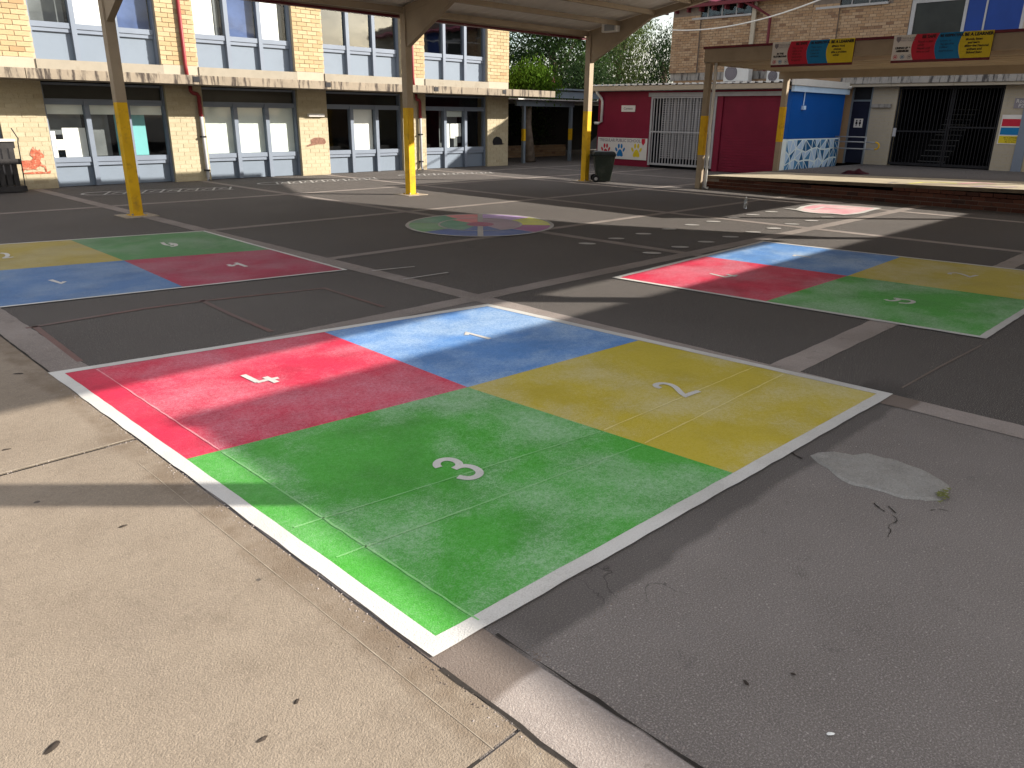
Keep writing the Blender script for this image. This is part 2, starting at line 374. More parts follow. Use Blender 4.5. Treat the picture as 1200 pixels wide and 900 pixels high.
M['black_timber'] = surf('dark_timber', (0.030, 0.028, 0.028), 0.7, 0.25, 6)
M['grey_metal'] = surf('grey_metal', (0.30, 0.31, 0.32), 0.45, 0.08, 3, metal=0.3)
M['walk_grey'] = surf('walkway_grey', (0.155, 0.185, 0.215), 0.5, 0.1, 3)
M['gate_grey'] = surf('gate_grey', (0.36, 0.355, 0.36), 0.5, 0.1, 4)
M['shed_pink'] = surf('shed_pink', (0.190, 0.012, 0.034), 0.55, 0.10, 1.5, (0.13, 0.012, 0.028), 1.2, 0.4)
M['shed_blue'] = surf('shed_blue', (0.004, 0.088, 0.37), 0.5, 0.05, 1.5)
M['mural_dark'] = surf('mural_dark_blue', (0.020, 0.127, 0.286), 0.55, 0.1, 3)
M['mural_mid'] = surf('mural_mid_blue', (0.10, 0.28, 0.50), 0.55, 0.1, 3)
M['mural_pale'] = surf('mural_pale_blue', (0.529, 0.690, 0.874), 0.55, 0.06, 3)
M['mural_white'] = surf('mural_white', (0.816, 0.900, 0.900), 0.55, 0.05, 3)
M['gutter'] = surf('gutter_tan', (0.40, 0.335, 0.25), 0.5, 0.08, 2)
M['gutter_white'] = surf('gutter_white', (0.62, 0.60, 0.56), 0.5, 0.06, 2)
M['roof_zinc'] = surf('zinc_roof', (0.50, 0.49, 0.47), 0.45, 0.12, 2, metal=0.3)
M['roof_pink'] = surf('pink_roof', (0.52, 0.11, 0.17), 0.5, 0.08, 2)
M['stage_top'] = surf('stage_top', (0.44, 0.38, 0.275), 0.85, 0.12, 1.5, (0.27, 0.21, 0.14), 2.5, 0.45, 0.3)
M['coping'] = surf('brown_coping', (0.115, 0.085, 0.058), 0.85, 0.25, 2.5, (0.05, 0.035, 0.025), 3, 0.6, 0.3)
M['sign_white'] = surf('sign_white', (0.62, 0.59, 0.55), 0.5, 0.04, 3)
M['sign_red'] = surf('sign_red', (0.46, 0.018, 0.040), 0.5, 0.05, 3)
M['sign_blue'] = surf('sign_blue', (0.008, 0.16, 0.36), 0.5, 0.05, 3)
M['sign_yellow'] = surf('sign_yellow', (0.60, 0.46, 0.02), 0.5, 0.05, 3)
M['ink'] = surf('ink', (0.02, 0.018, 0.02), 0.6, 0.1, 3)
M['ink_grey'] = surf('ink_grey', (0.22, 0.20, 0.22), 0.6, 0.1, 3)
M['ink_blue'] = surf('ink_blue', (0.01, 0.14, 0.36), 0.6, 0.05, 3)
M['ochre'] = surf('ochre_paint', (0.36, 0.095, 0.055), 0.85, 0.35, 22, (0.55, 0.42, 0.28), 14, 0.8)
M['brown_paint'] = surf('brown_paint', (0.20, 0.105, 0.075), 0.85, 0.4, 22)
M['bin_green'] = surf('bin_green', (0.026, 0.034, 0.026), 0.45, 0.15, 4, (0.10, 0.10, 0.085), 5, 0.4)
M['bin_lid'] = surf('bin_lid', (0.016, 0.020, 0.018), 0.45, 0.2, 4)
M['cloth_maroon'] = surf('maroon_cloth', (0.045, 0.006, 0.012), 0.9, 0.4, 9)
M['ac_white'] = surf('ac_white', (0.58, 0.58, 0.56), 0.5, 0.06, 3)
M['door_navy'] = surf('door_navy', (0.010, 0.012, 0.028), 0.45, 0.2, 3)
M['upper_blue'] = surf('upper_blue', (0.007, 0.038, 0.210), 0.4, 0.08, 2)
M['patch'] = slab_mat('patch_cement', (0.215, 0.205, 0.187), (0.33, 0.315, 0.29), (0.15, 0.14, 0.125))
M['moss'] = surf('moss', (0.16, 0.17, 0.055), 0.9, 0.4, 30)
M['dry_leaf'] = surf('dry_leaf', (0.045, 0.035, 0.028), 0.8, 0.3, 30)
M['bark'] = surf('bark', (0.16, 0.125, 0.095), 0.9, 0.3, 6)
M['lf_dark'] = leaf_mat('jacaranda_leaf', (0.018, 0.036, 0.015), (0.045, 0.080, 0.026), (0.07, 0.12, 0.03))
M['lf_euc'] = leaf_mat('gum_leaf', (0.065, 0.095, 0.032), (0.145, 0.185, 0.065), (0.030, 0.048, 0.018))
M['lf_deep'] = leaf_mat('deep_leaf', (0.018, 0.034, 0.015), (0.042, 0.070, 0.028), (0.06, 0.095, 0.035))
M['lf_bright'] = leaf_mat('bright_leaf', (0.040, 0.085, 0.010), (0.085, 0.15, 0.018), (0.025, 0.055, 0.008))
t = NT('clear_plastic'); t.b.inputs['Transmission Weight'].default_value = 0.85; M['plastic'] = t.fin((0.85, 0.88, 0.9), 0.15)
t = NT('lamp_white'); M['lamp_white'] = t.fin((0.7, 0.7, 0.68), 0.35)

# ------------------------------------------------------------------ text helper
def text(name, body, size, origin, right, up, mat, parent, align='CENTER', off=0.0, sx=1.0):
    cu = bpy.data.curves.new('txt', 'FONT'); cu.body = body; cu.size = size; cu.align_x = align; cu.align_y = 'CENTER'
    cu.resolution_u = 2; cu.offset = off
    tmp = bpy.data.objects.new('txt', cu); COL.objects.link(tmp)
    dg = bpy.context.evaluated_depsgraph_get()
    me = bpy.data.meshes.new_from_object(tmp.evaluated_get(dg))
    bpy.data.objects.remove(tmp); bpy.data.curves.remove(cu)
    r = Vector(right).normalized(); u = Vector(up).normalized(); o = Vector(origin)
    for v in me.vertices: v.co = o + r * (v.co.x * sx) + u * v.co.y
    me.name = name; me.materials.clear(); me.materials.append(mat)
    return link_mesh(name, me, mat, parent)
def sheet(name, pts, mat, parent=None): return MB().ngon(pts).build(name, mat, parent)
def flat(name, pts2, z, mat, parent=None): return MB().ngon([(p[0], p[1], z) for p in pts2]).build(name, mat, parent)
RX, UPZ = Vector((0, -1, 0)), Vector((0, 0, 1))       # writing on a wall that faces -x
LX = Vector((1, 0, 0))                                # writing on a wall that faces -y

# ================================================================== THE GROUND
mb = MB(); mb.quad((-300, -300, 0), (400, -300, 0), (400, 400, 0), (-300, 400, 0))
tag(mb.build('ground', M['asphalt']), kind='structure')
SX = [(1.335, 1.575), (5.02, 5.25), (8.95, 9.14), (12.72, 12.92), (16.6, 16.8)]
def strip_obj(name, x0, x1, y0, y1, z=0.004, mat='strip'):
    n = max(2, int(max(x1 - x0, y1 - y0) / 0.12)); mb = MB(); lng = (x1 - x0) > (y1 - y0)
    A = []; B = []
    for i in range(n + 1):
        f = i / n; j = [random.uniform(-0.006, 0.006) for _ in range(2)]
        if lng: A.append((x0 + (x1 - x0) * f, y0 + j[0], z)); B.append((x0 + (x1 - x0) * f, y1 + j[1], z))
        else: A.append((x1 + j[0], y0 + (y1 - y0) * f, z)); B.append((x0 + j[1], y0 + (y1 - y0) * f, z))
    vs = A + B; k = n + 1
    mb.add(vs, [(i, i + 1, k + i + 1, k + i) for i in range(n)])
    return tag(mb.build(name, M[mat]), kind='structure')
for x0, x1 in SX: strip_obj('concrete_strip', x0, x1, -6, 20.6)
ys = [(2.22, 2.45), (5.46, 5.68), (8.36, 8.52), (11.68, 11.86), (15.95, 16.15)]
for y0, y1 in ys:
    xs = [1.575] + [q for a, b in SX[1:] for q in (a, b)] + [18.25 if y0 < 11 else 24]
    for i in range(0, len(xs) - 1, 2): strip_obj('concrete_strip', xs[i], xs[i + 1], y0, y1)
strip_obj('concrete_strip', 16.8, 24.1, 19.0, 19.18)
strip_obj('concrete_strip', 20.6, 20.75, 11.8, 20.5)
# dark open joint between strip and asphalt at the big court, then the concrete apron on the left in three slabs
mb = MB()
mb.ribbon([(1.582, 1.62 - 0.09 * i) for i in range(80)], 0.012, 0.008, jit=0.006)
mb.ribbon([(1.328, 1.62 - 0.09 * i) for i in range(80)], 0.014, 0.008, jit=0.005)
mb.ribbon([(1.330, 5.9 + 0.09 * i) for i in range(60)], 0.014, 0.008, jit=0.004)
tag(mb.build('joint', M['joint']), kind='structure')
for y0, y1 in ((-14, 1.245), (1.257, 4.253), (4.270, 20.4)):
    mb = MB(); n = 40
    for i in range(n):
        a = y0 + (y1 - y0) * i / n; b = y0 + (y1 - y0) * (i + 1) / n
        mb.quad((-16, a, 0.006), (1.322, a, 0.006), (1.322, b, 0.006), (-16, b, 0.006))
    tag(mb.build('concrete_slab', M['slab']), kind='structure')
mb = MB()
mb.ribbon([(-16 + 0.33 * i, 4.2615 + random.uniform(-.003, .003)) for i in range(53)], 0.017, 0.0045)
mb.ribbon([(-16 + 0.33 * i, 1.251) for i in range(53)], 0.012, 0.0045)
tag(mb.build('slab_joint', M['joint']), kind='structure')
mb = MB()
mb.ribbon([(1.212, 3.95 - 0.1 * i) for i in range(28)], 0.0030, 0.0072, jit=0.001)
mb.ribbon([(-16, 4.279), (-6, 4.280), (1.318, 4.279)], 0.012, 0.0095, jit=0.001)
tag(mb.build('tooled_line', M['tooled']), kind='structure')
mb = MB(); mb.ribbon([G(1057, 455), G(1100, 431), G(1150, 405)], 0.018, 0.0045, jit=0.002)
tag(mb.build('saw_cut', M['strip']), kind='structure')
# faded red outline of an old court
mb = MB()
for pl in ([G(30, 385), G(90, 375), G(170, 362), G(240, 353)], [G(40, 383), G(95, 424)], [G(235, 352), G(270, 368), G(318, 389)], [G(240, 353), G(380, 338), G(450, 360)]):
    mb.ribbon(pl, 0.045, 0.0046, jit=0.008)
tag(mb.build('faded_line', M['rust_line']), 'faded dark red outline of an old court on the asphalt', 'painted line')

# ================================================================== PAINTED COURTS
def inset(pts, d):
    n = len(pts); P = [Vector(p[:2]) for p in pts]; out = []
    area = sum(P[i].x * P[(i + 1) % n].y - P[(i + 1) % n].x * P[i].y for i in range(n)); sg = 1 if area > 0 else -1
    for i in range(n):
        d1 = (P[i] - P[i - 1]).normalized(); d2 = (P[(i + 1) % n] - P[i]).normalized()
        n1 = Vector((-d1.y, d1.x)) * sg; n2 = Vector((-d2.y, d2.x)) * sg
        k = d / (1 + n1.dot(n2)); out.append(tuple(P[i] + (n1 + n2) * k))
    return out
def mid_on(a, b, p):
    a = Vector(a); b = Vector(b); p = Vector(p); t = (p - a).dot(b - a) / (b - a).length_squared
    return tuple(a + (b - a) * t)
def court(label, corners, mids, centre, cols, wd, numerals, nw):
    """corners c0..c3 round the court, mids between them, one colour for the quadrant at each corner"""
    cx = sum(c[0] for c in corners) / 4; cy = sum(c[1] for c in corners) / 4
    t = thing('four_square_court', (cx, cy, 0), label, 'painted court', 'painted four square courts in the yard')
    ins = inset(corners, wd)
    md = [mid_on(ins[i], ins[(i + 1) % 4], mids[i]) for i in range(4)]
    for i in range(4):
        pts = [ins[i], md[i], centre, md[i - 1]]
        flat('quadrant', pts, 0.008, M[cols[i]], t)
    loop = []; 
    for i in range(4): loop += sub(corners[i], corners[(i + 1) % 4], 36)
    lo = []
    for i in range(4): lo += sub(ins[i], ins[(i + 1) % 4], 36)
    mb = MB(); n = len(loop)
    j = lambda p, a: (p[0] + random.uniform(-a, a) * .5, p[1] + random.uniform(-a, a) * .5, 0.0095)
    mb.add([j(p, 0.007) for p in loop] + [j(p, 0.004) for p in lo], [(i, (i + 1) % n, n + (i + 1) % n, n + i) for i in range(n)])
    mb.build('border', M['white_line'], t)
    for nm, strokes in numerals:
        mb = MB()
        for k, st in enumerate(strokes): mb.ribbon(st, nw, 0.0112 + 0.0003 * k)
        mb.build('numeral', M['white_line'], t)
    return t
def px(l): return [G(*p) for p in l]
def smooth(pts, it=2):
    for _ in range(it):
        q = [pts[0]]
        for a, b in zip(pts, pts[1:]):
            q += [(a[0] * .75 + b[0] * .25, a[1] * .75 + b[1] * .25), (a[0] * .25 + b[0] * .75, a[1] * .25 + b[1] * .75)]
        pts = q + [pts[-1]]
    return pts
def z2(l, ox, oy, k): return [(ox + a / k, oy + b / k) for a, b in l]
three = smooth(px(z2([(295, 298), (258, 272), (265, 225), (320, 192), (420, 178), (520, 198), (582, 240), (575, 285), (505, 318)], 490, 525, 12)))
three_b = smooth(px(z2([(540, 300), (600, 282), (680, 275), (780, 295), (862, 345), (868, 392), (820, 430), (740, 452), (650, 448), (560, 430)], 490, 525, 12)))
two = smooth(px(z2([(365, 245), (290, 225), (262, 190), (330, 165), (430, 162), (540, 185), (625, 230), (690, 300), (740, 350)], 750, 440, 15))) + px(z2([(795, 382), (900, 340), (1035, 298)], 750, 440, 15))
four = [px(z2([(225, 240), (490, 368)], 270, 425, 15)), px(z2([(470, 372), (660, 325), (850, 292)], 270, 425, 15)), px(z2([(610, 278), (820, 372)], 270, 425, 15))]
one = [px(z2([(405, 285), (415, 245), (815, 352)], 520, 375, 15))]
c1 = court('large foreground four square court with big white numerals and sunlit red, green, blue edges',
      [G(507, 772), G(1047, 463), G(572, 357), G(57, 438)], [G(862, 557), G(748, 400), G(380, 390), G(217, 540)], G(548, 455),
      ['green', 'yellow', 'blue', 'red'], 0.078, [('3', [three, three_b]), ('2', [two]), ('4', four), ('1', one)], 0.042)
# strip edges under the big court's paint: flat ribbons, lit sides put into lighter colour
for nm, pts, mt in (('ridge', [(1.588, 1.72), (1.588, 3.76)], 'green'), ('ridge', [(1.588, 3.80), (1.588, 5.72)], 'red'),
                    ('ridge', [(1.45, 2.78), (3.30, 2.52)], 'green'), ('ridge', [(1.45, 2.44), (3.315, 2.24)], 'green'),
                    ('ridge', [(3.335, 2.52), (5.1, 2.50)], 'yellow'), ('ridge', [(3.35, 2.24), (5.1, 2.27)], 'yellow')):
    mb = MB(); P = sub(pts[0], pts[1], 30) + [pts[1]]; k = len(P)
    d = (Vector(pts[1]) - Vector(pts[0])).normalized(); nn = Vector((-d.y, d.x)); L = []; C = []; R = []
    for p in P:
        o = random.uniform(-.0025, .0025); q = Vector(p) + nn * o; wd_ = random.uniform(.0035, .0065)
        L.append((*(q + nn * wd_), .0082)); C.append((*q, .0128)); R.append((*(q - nn * wd_), .0082))
    mb.add([(p[0], p[1], .0102) for p in L] + [(p[0], p[1], .0102) for p in R], [(k + i, k + i + 1, i + 1, i) for i in range(k - 1)])
    mb.build(nm, M['ridge_' + mt], c1)
# left court (far left, in shade)
k2 = 6
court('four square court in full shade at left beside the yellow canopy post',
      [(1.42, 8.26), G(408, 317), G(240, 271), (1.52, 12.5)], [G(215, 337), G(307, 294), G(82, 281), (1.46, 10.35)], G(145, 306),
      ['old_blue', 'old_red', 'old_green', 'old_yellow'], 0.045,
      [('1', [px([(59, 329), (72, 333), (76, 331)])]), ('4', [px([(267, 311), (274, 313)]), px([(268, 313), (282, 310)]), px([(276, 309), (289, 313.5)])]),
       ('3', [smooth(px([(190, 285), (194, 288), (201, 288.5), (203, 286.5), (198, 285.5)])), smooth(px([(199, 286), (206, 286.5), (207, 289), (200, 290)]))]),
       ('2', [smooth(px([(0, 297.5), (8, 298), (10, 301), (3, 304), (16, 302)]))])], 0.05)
# right court
court('four square court at right in front of the raised stage, part sun and part shade',
      [G(1155, 398), (11.25, 1.50), G(893, 283), G(717, 326)], [(9.25, 1.49), G(1057, 301), G(825, 301), G(899, 353)], G(993, 324),
      ['green', 'yellow', 'blue', 'red'], 0.065,
      [('3', [smooth(px([(1037, 352), (1043, 354), (1052, 353), (1054, 351), (1047, 350.5)])), smooth(px([(1050, 351.5), (1062, 352), (1072, 354.5), (1066, 357), (1053, 356)]))]),
       ('2', [smooth(px([(1113, 322.5), (1112, 321), (1120, 320.5), (1130, 323), (1136, 325.5)])) + px([(1145, 323.5)])]),
       ('4', [px([(832, 321.5), (849, 325.5)]), px([(848, 326), (864, 323.5)]), px([(852, 322.5), (862, 325.5)])]),
       ('1', [px([(930, 301), (932, 299.8), (950, 302.5)])])], 0.045)

# ================================================================== THE PAINTED WHEEL
wc = Vector(((7.91 + 9.77 + 9.85 + 7.98) / 4, (10.27 + 8.7 + 10.61 + 8.59) / 4))
er = (Vector((9.77, 8.7)) - Vector((7.91, 10.27))) / 2; eu = (Vector((9.85, 10.61)) - Vector((7.98, 8.59))) / 2
def wp(a, r): q = wc + er * (math.cos(a) * r) + eu * (math.sin(a) * r); return (q.x, q.y)
wheel = thing('colour_wheel', (wc.x, wc.y, 0), 'round painted colour wheel with sectors and white rings on the asphalt', 'painted wheel')
D = math.radians
def sector(a0, a1, r0, r1, mat):
    n = max(3, int((a1 - a0) / 8)); A = [wp(D(a0 + (a1 - a0) * i / n), r1) for i in range(n + 1)]; B = [wp(D(a0 + (a1 - a0) * i / n), r0) for i in range(n + 1)]
    mb = MB(); k = n + 1
    mb.add([(*p, .008) for p in A] + [(*p, .008) for p in B], [(k + i, i, i + 1, k + i + 1)[::-1] for i in range(n)]); mb.build('sector', M[mat], wheel)
for a0, a1, mat in ((90, 122, 'w_pink'), (122, 172, 'w_green'), (172, 222, 'w_green2'), (222, 270, 'w_blue'), (270, 316, 'w_blue'), (316, 355, 'w_mauve'), (355, 402, 'w_yellow'), (42, 90, 'w_purple')):
    sector(a0, a1, 0.57, 0.985, mat)
for a0, a1, mat in ((90, 135, 'w_pink'), (135, 245, 'w_green'), (245, 300, 'w_blue'), (300, 360, 'w_grey'), (0, 90, 'w_grey')):
    sector(a0, a1, 0.19, 0.57, mat)
flat('hub', [wp(D(i * 15), 0.19) for i in range(24)], .008, M['w_maroon'], wheel)
for r, wd in ((1.0, .06), (0.57, .04)):
    mb = MB(); mb.ribbon([wp(D(i * 6), r) for i in range(60)], wd, .012, closed=True, jit=.004); mb.build('ring', M['white_old'], wheel)
for a, r0, wd in ((90, .2, .09), (270, .2, .09), (172, .57, .022), (222, .57, .022), (316, .57, .022)):
    mb = MB(); mb.ribbon([wp(D(a), r0), wp(D(a), 1)], wd, .0125); mb.build('spoke', M['white_old'], wheel)

# ================================================================== OTHER GROUND MARKS
spots = [(688, 286), (722, 280), (764, 297), (754, 274.5), (784, 269), (797, 290), (811, 264), (836, 260), (860, 255.5), (882, 252), (904, 248.5),
         (827.5, 284), (856, 278), (882.5, 272.5), (907, 268), (928, 263), (951, 259), (970, 255)]
for i, p in enumerate(spots):
    c = G(*p); a = random.uniform(-.2, .2)
    o = flat('painted_spot', [(c[0] + .10 * math.cos(D(k * 30)) * math.cos(.8 + a) * 1.3 - .06 * math.sin(D(k * 30)) * math.sin(.8 + a) * 1.3, c[1] - .10 * math.cos(D(k * 30)) * math.sin(.8 + a) * 1.3 - .06 * math.sin(D(k * 30)) * math.cos(.8 + a) * 1.3) for k in range(12)][::1], .009, M['white_old'])
    if o.data.polygons[0].normal.z < 0: o.data.flip_normals()
    tag(o, 'small white spot in a row of stepping marks between the wheel and the stage', 'painted spot', 'white stepping spots on the asphalt')
for i, (a, b) in enumerate((((436, 318), (486, 313)), ((472, 328), (525, 320)))):
    mb = MB(); mb.ribbon([G(*a), G((a[0] + b[0]) / 2, (a[1] + b[1]) / 2), G(*b)], .035, .009, jit=.003)
    tag(mb.build('painted_dash', M['white_old']), ('short white line on shaded asphalt, the one nearer the left court', 'short white line on shaded asphalt, the one nearer the big court')[i], 'painted line', 'short white lines')
def hopscotch(label, p0, p1, cells, wd):
    a = Vector(G(*p0)); b = Vector(G(*p1)); d = (b - a); L = d.length; d.normalize(); nn = Vector((-d.y, d.x))
    mb = MB(); h = wd / 2
    P = lambda s, u: tuple(a + d * s + nn * u)
    n = 14
    head = [P(0.45 - 0.45 * math.cos(math.pi * k / n - math.pi / 2 + 0) if 0 else 0.5 * (1 - math.sin(math.pi * k / n)), h * math.cos(math.pi * k / n)) for k in range(n + 1)]
    mb.ribbon(head, .06, .0088, jit=.006)
    mb.ribbon([P(.5, h), P(L * .5, h * 1.05), P(L, h * .8)], .05, .0088, jit=.008); mb.ribbon([P(.5, -h), P(L * .5, -h), P(L, -h * .8)], .05, .0089, jit=.008)
    for k in range(cells + 1):
        s = .5 + (L - .5) * k / cells
        mb.ribbon([P(s - .12, -h), P(s + .12, h)], .05, .0092, jit=.006)
        if k < cells:
            s2 = s + (L - .5) / cells * .5
            mb.ribbon([P(s2 - .12, -.15), P(s2 + .05, .12), P(s2 + .16, -.1)], .045, .0093, jit=.01)
    return tag(mb.build('hopscotch', M['white_old']), label, 'painted game', 'white hopscotch outlines along the building')
hopscotch('white hopscotch outline in shade behind the leftmost yellow post', (96, 228), (270, 221), 7, .75)
hopscotch('white hopscotch outline on sunlit asphalt between left and middle posts', (303, 216), (440, 209.5), 9, .65)
hopscotch('white hopscotch outline on sunlit asphalt behind the middle yellow post', (468, 206), (575, 202.5), 8, .6)
mapo = thing('painted_map', (*G(985, 246), 0), 'pink painted map shape with white outline on the ground before the stage', 'painted map')
mp = [(922, 245), (935, 246), (941, 243), (950, 241), (962, 239.6), (976, 240.6), (992, 241.5), (1010, 243), (1029, 244.5), (1018, 247.2), (1009, 250), (1000, 251.2), (988, 252), (975, 250.8), (960, 250.3), (946, 249), (936, 246.8)]
P = px(mp); flat('fill', P, .0086, M['map_pink'], mapo)
if mapo.children[0].data.polygons[0].normal.z < 0: mapo.children[0].data.flip_normals()
mb = MB(); mb.ribbon(P, .10, .012, closed=True, jit=.012); mb.ribbon(px([(952, 246), (965, 243), (985, 245), (1000, 243.5)]), .09, .0122, jit=.03)
mb.build('outline', M['white_line'], mapo)
# cement repair patch, cracks, leaves and gum spots
pt = [(949, 534), (962, 530), (978, 530), (995, 533), (1003, 534), (1013, 531), (1024, 533), (1035, 537), (1047, 538), (1060, 544), (1078, 549), (1092, 556), (1104, 563), (1113, 571), (1111, 580), (1104, 586), (1090, 588), (1075, 586), (1055, 584), (1040, 579), (1020, 573), (1000, 569), (985, 563), (972, 551), (958, 542)]
P = [(a + random.uniform(-.006, .006), b + random.uniform(-.006, .006)) for a, b in smooth(px(pt) + [px(pt)[0]], 1)[:-1]]
mb = MB(); c = (sum(p[0] for p in P) / len(P), sum(p[1] for p in P) / len(P)); n = len(P)
inn = [((p[0] - c[0]) * .93 + c[0], (p[1] - c[1]) * .93 + c[1]) for p in P]
mb.add([(*p, .001) for p in P] + [(*p, .009 + random.uniform(-.002, .002)) for p in inn] + [(*c, .012)],
       [(i, (i + 1) % n, n + (i + 1) % n, n + i) for i in range(n)] + [(n + i, n + (i + 1) % n, 2 * n) for i in range(n)])
tag(mb.build('cement_patch', M['patch']), 'pale grey oval cement repair patch in the asphalt beside the big court', 'repair patch')
mb = MB()
for k in range(40):
    q = G(1104 + random.gauss(0, 4), 582 + random.gauss(0, 3)); r = random.uniform(.006, .016)
    mb.ngon([(q[0] + r * math.cos(a + k), q[1] + r * math.sin(a + k), .013 + .0002 * k) for a in (0, 2.1, 4.2)])
stuff(tag(mb.build('moss', M['moss']), 'patch of yellow green moss at the end of the cement patch', 'moss'))
mb = MB()
for pl, wd in (([(927, 531), (934, 535), (940, 538)], .018), ([(1040, 594), (1046, 598), (1050, 602)], .018), ([(1024, 590), (1030, 596), (1036, 600)], .010), ([(1045, 604), (1050, 608), (1051, 612), (1043, 615), (1041, 619), (1044, 622), (1040, 630)], .006),
           ([(1090, 599), (1100, 597), (1112, 600)], .006)):
    mb.ribbon(smooth(px(pl), 1), wd * .7, .0042, jit=wd * .35)
tag(mb.build('crack', M['joint']), kind='structure')
for i, (p, s, mt, lb) in enumerate((((973, 862), .010, 'paper', 'small white oval scrap on the asphalt near the bottom edge'), ((874, 802), .010, 'dry_leaf', 'small dark curled leaf on asphalt below the big court'),
        ((929, 792), .008, 'dry_leaf', 'dark leaf fragment lying right of the curled leaf on asphalt'), ((348, 824), .010, 'dry_leaf', 'dark oval gum spot low on the sunlit slab'), ((62, 878), .020, 'dry_leaf', 'large dark stain blot in the bottom left slab corner'),
        ((145, 618), .014, 'dry_leaf', 'dark gum spot on the middle of the sunlit slab'), ((22, 439), .024, 'dry_leaf', 'long dark leaf on the shaded slab left of the big court'), ((8, 528), .016, 'dry_leaf', 'dark leaf on the sunlit slab near the left edge'),
        ((308, 868), .012, 'dry_leaf', 'small dark leaf crumb on the lower slab'))):
    c = G(*p); a = random.uniform(0, 3); mb = MB(); n = 9
    ring = [(c[0] + s * (math.cos(D(k * 40)) * math.cos(a) * 1.5 - .7 * math.sin(D(k * 40)) * math.sin(a)) * random.uniform(.8, 1.1), c[1] + s * (math.cos(D(k * 40)) * math.sin(a) * 1.5 + .7 * math.sin(D(k * 40)) * math.cos(a)) * random.uniform(.8, 1.1)) for k in range(n)]
    mb.add([(*q, .0065 + random.uniform(0, .002)) for q in ring] + [(*c, .012)], [(k, (k + 1) % n, n) for k in range(n)])
    tag(mb.build('litter_scrap' if mt == 'paper' else 'dry_leaf', M[mt]), lb, 'scrap' if mt == 'paper' else 'leaf')

# ================================================================== BRICKWORK
def brick_boxes(axis, a0, a1, z0, z1, face, out, bl, bh, gap, depth):
    """list of bricks (a,b,z,z1) laid in running bond on a wall plane"""
    res = []; n = max(1, round((z1 - z0) / (bh + gap))); ch = (z1 - z0) / n
    for r in range(n):
        z = z0 + r * ch; off = 0 if r % 2 == 0 else -(bl + gap) / 2; a = a0 + off
        while a < a1 - 1e-4:
            s, e = max(a, a0), min(a + bl, a1)
            if e - s > 0.035: res.append((s, e, z + gap * .5, z + ch - gap * .5))
            a += bl + gap
    return res
def brick_mesh_y(lst, y, d):         # bricks on a wall facing -y, proud by d
    mb = MB()
    for s, e, a, b in lst:
        j = random.uniform(-.003, .003); f = y - d + j
        mb.add([(s, f, a), (e, f, a), (e, f, b), (s, f, b), (s, y, a), (e, y, a), (e, y, b), (s, y, b)], [(0, 1, 2, 3), (3, 2, 6, 7), (1, 0, 4, 5), (0, 3, 7, 4), (2, 1, 5, 6)])
    return mb
def brick_mesh_x(lst, x, d):         # facing -x
    mb = MB()
    for s, e, a, b in lst:
        j = random.uniform(-.003, .003); f = x - d + j
        mb.add([(f, e, a), (f, s, a), (f, s, b), (f, e, b), (x, e, a), (x, s, a), (x, s, b), (x, e, b)], [(0, 1, 2, 3), (3, 2, 6, 7), (1, 0, 4, 5), (0, 3, 7, 4), (2, 1, 5, 6)])
    return mb

# ================================================================== LEFT CLASSROOM BUILDING
FY = 20.65
LB = thing('classroom_building', (12, FY, 0), 'two storey cream brick classroom block with blue window panels and a stained concrete awning', 'building')
BX = [5.63 + 3.72 * i for i in range(-3, 4)]; BW = 2.78; ENDX = 20.6; REC = .28
box('wall', M['room_dark'], LB, -9.2, ENDX - .02, FY + 1.4, FY + 8, 0, 6.2)
box('roof', M['maroon'], LB, -10.0, ENDX + .6, FY - .6, FY + 8.6, 6.2, 6.4)
box('floor_slab', M['concrete_old'], LB, -9.2, ENDX - .03, FY + .02, FY + 1.39, 2.42, 2.78)
box('parapet', M['mortar'], LB, -9.2, ENDX - .03, FY + .02, FY + 1.39, 4.95, 6.2)
box('end_wall', M['brick_cream'], LB, ENDX - .2, ENDX, FY + .31, FY + 8, 0, 6.2)
piers = []
for i, x in enumerate(BX):
    piers.append((x + BW, (BX[i + 1] if i + 1 < len(BX) else ENDX)))
piers.insert(0, (BX[0] - .94, BX[0]))
count = 0; rest = []
bm_full = {}
for a, b in piers:
    box('pier', M['mortar_painted'], LB, a, b, FY + .006, FY + .30, 0, 2.40)
    box('pier', M['mortar'], LB, a, b, FY + .006, FY + .30, 2.80, 6.19)
    lst = brick_boxes('x', a, b, 2.84, 5.2, FY, 0, .29, .092, .014, .02)
    if a < 3: rest += lst
    else:
        vis = [q for q in lst if q[2] < 4.75]
        for s, e, z0, z1 in vis:
            if count >= 290: rest.append((s, e, z0, z1)); continue
            key = (round(e - s, 2), round(z1 - z0, 3))
            if key not in bm_full:
                me = brick_mesh_y([(-(e - s) / 2, (e - s) / 2, -(z1 - z0) / 2, (z1 - z0) / 2)], 0, .016).mesh('brick'); me.materials.append(M['brick_cream']); bm_full[key] = me
            o = bpy.data.objects.new('brick', bm_full[key]); COL.objects.link(o); adopt(o, LB)
            o.location = ((s + e) / 2, FY + .006 + random.uniform(-.003, .003), (z0 + z1) / 2); count += 1
        rest += [q for q in lst if q[2] >= 4.75]
    o = brick_mesh_y(brick_boxes('x', a, b, .02, 2.39, FY, 0, .29, .092, .010, .02), FY + .006, .006).build('painted_brickwork', M['brick_painted'], LB); stuff(o)
stuff(brick_mesh_y(rest, FY + .006, .016).build('brickwork', M['brick_cream'], LB))
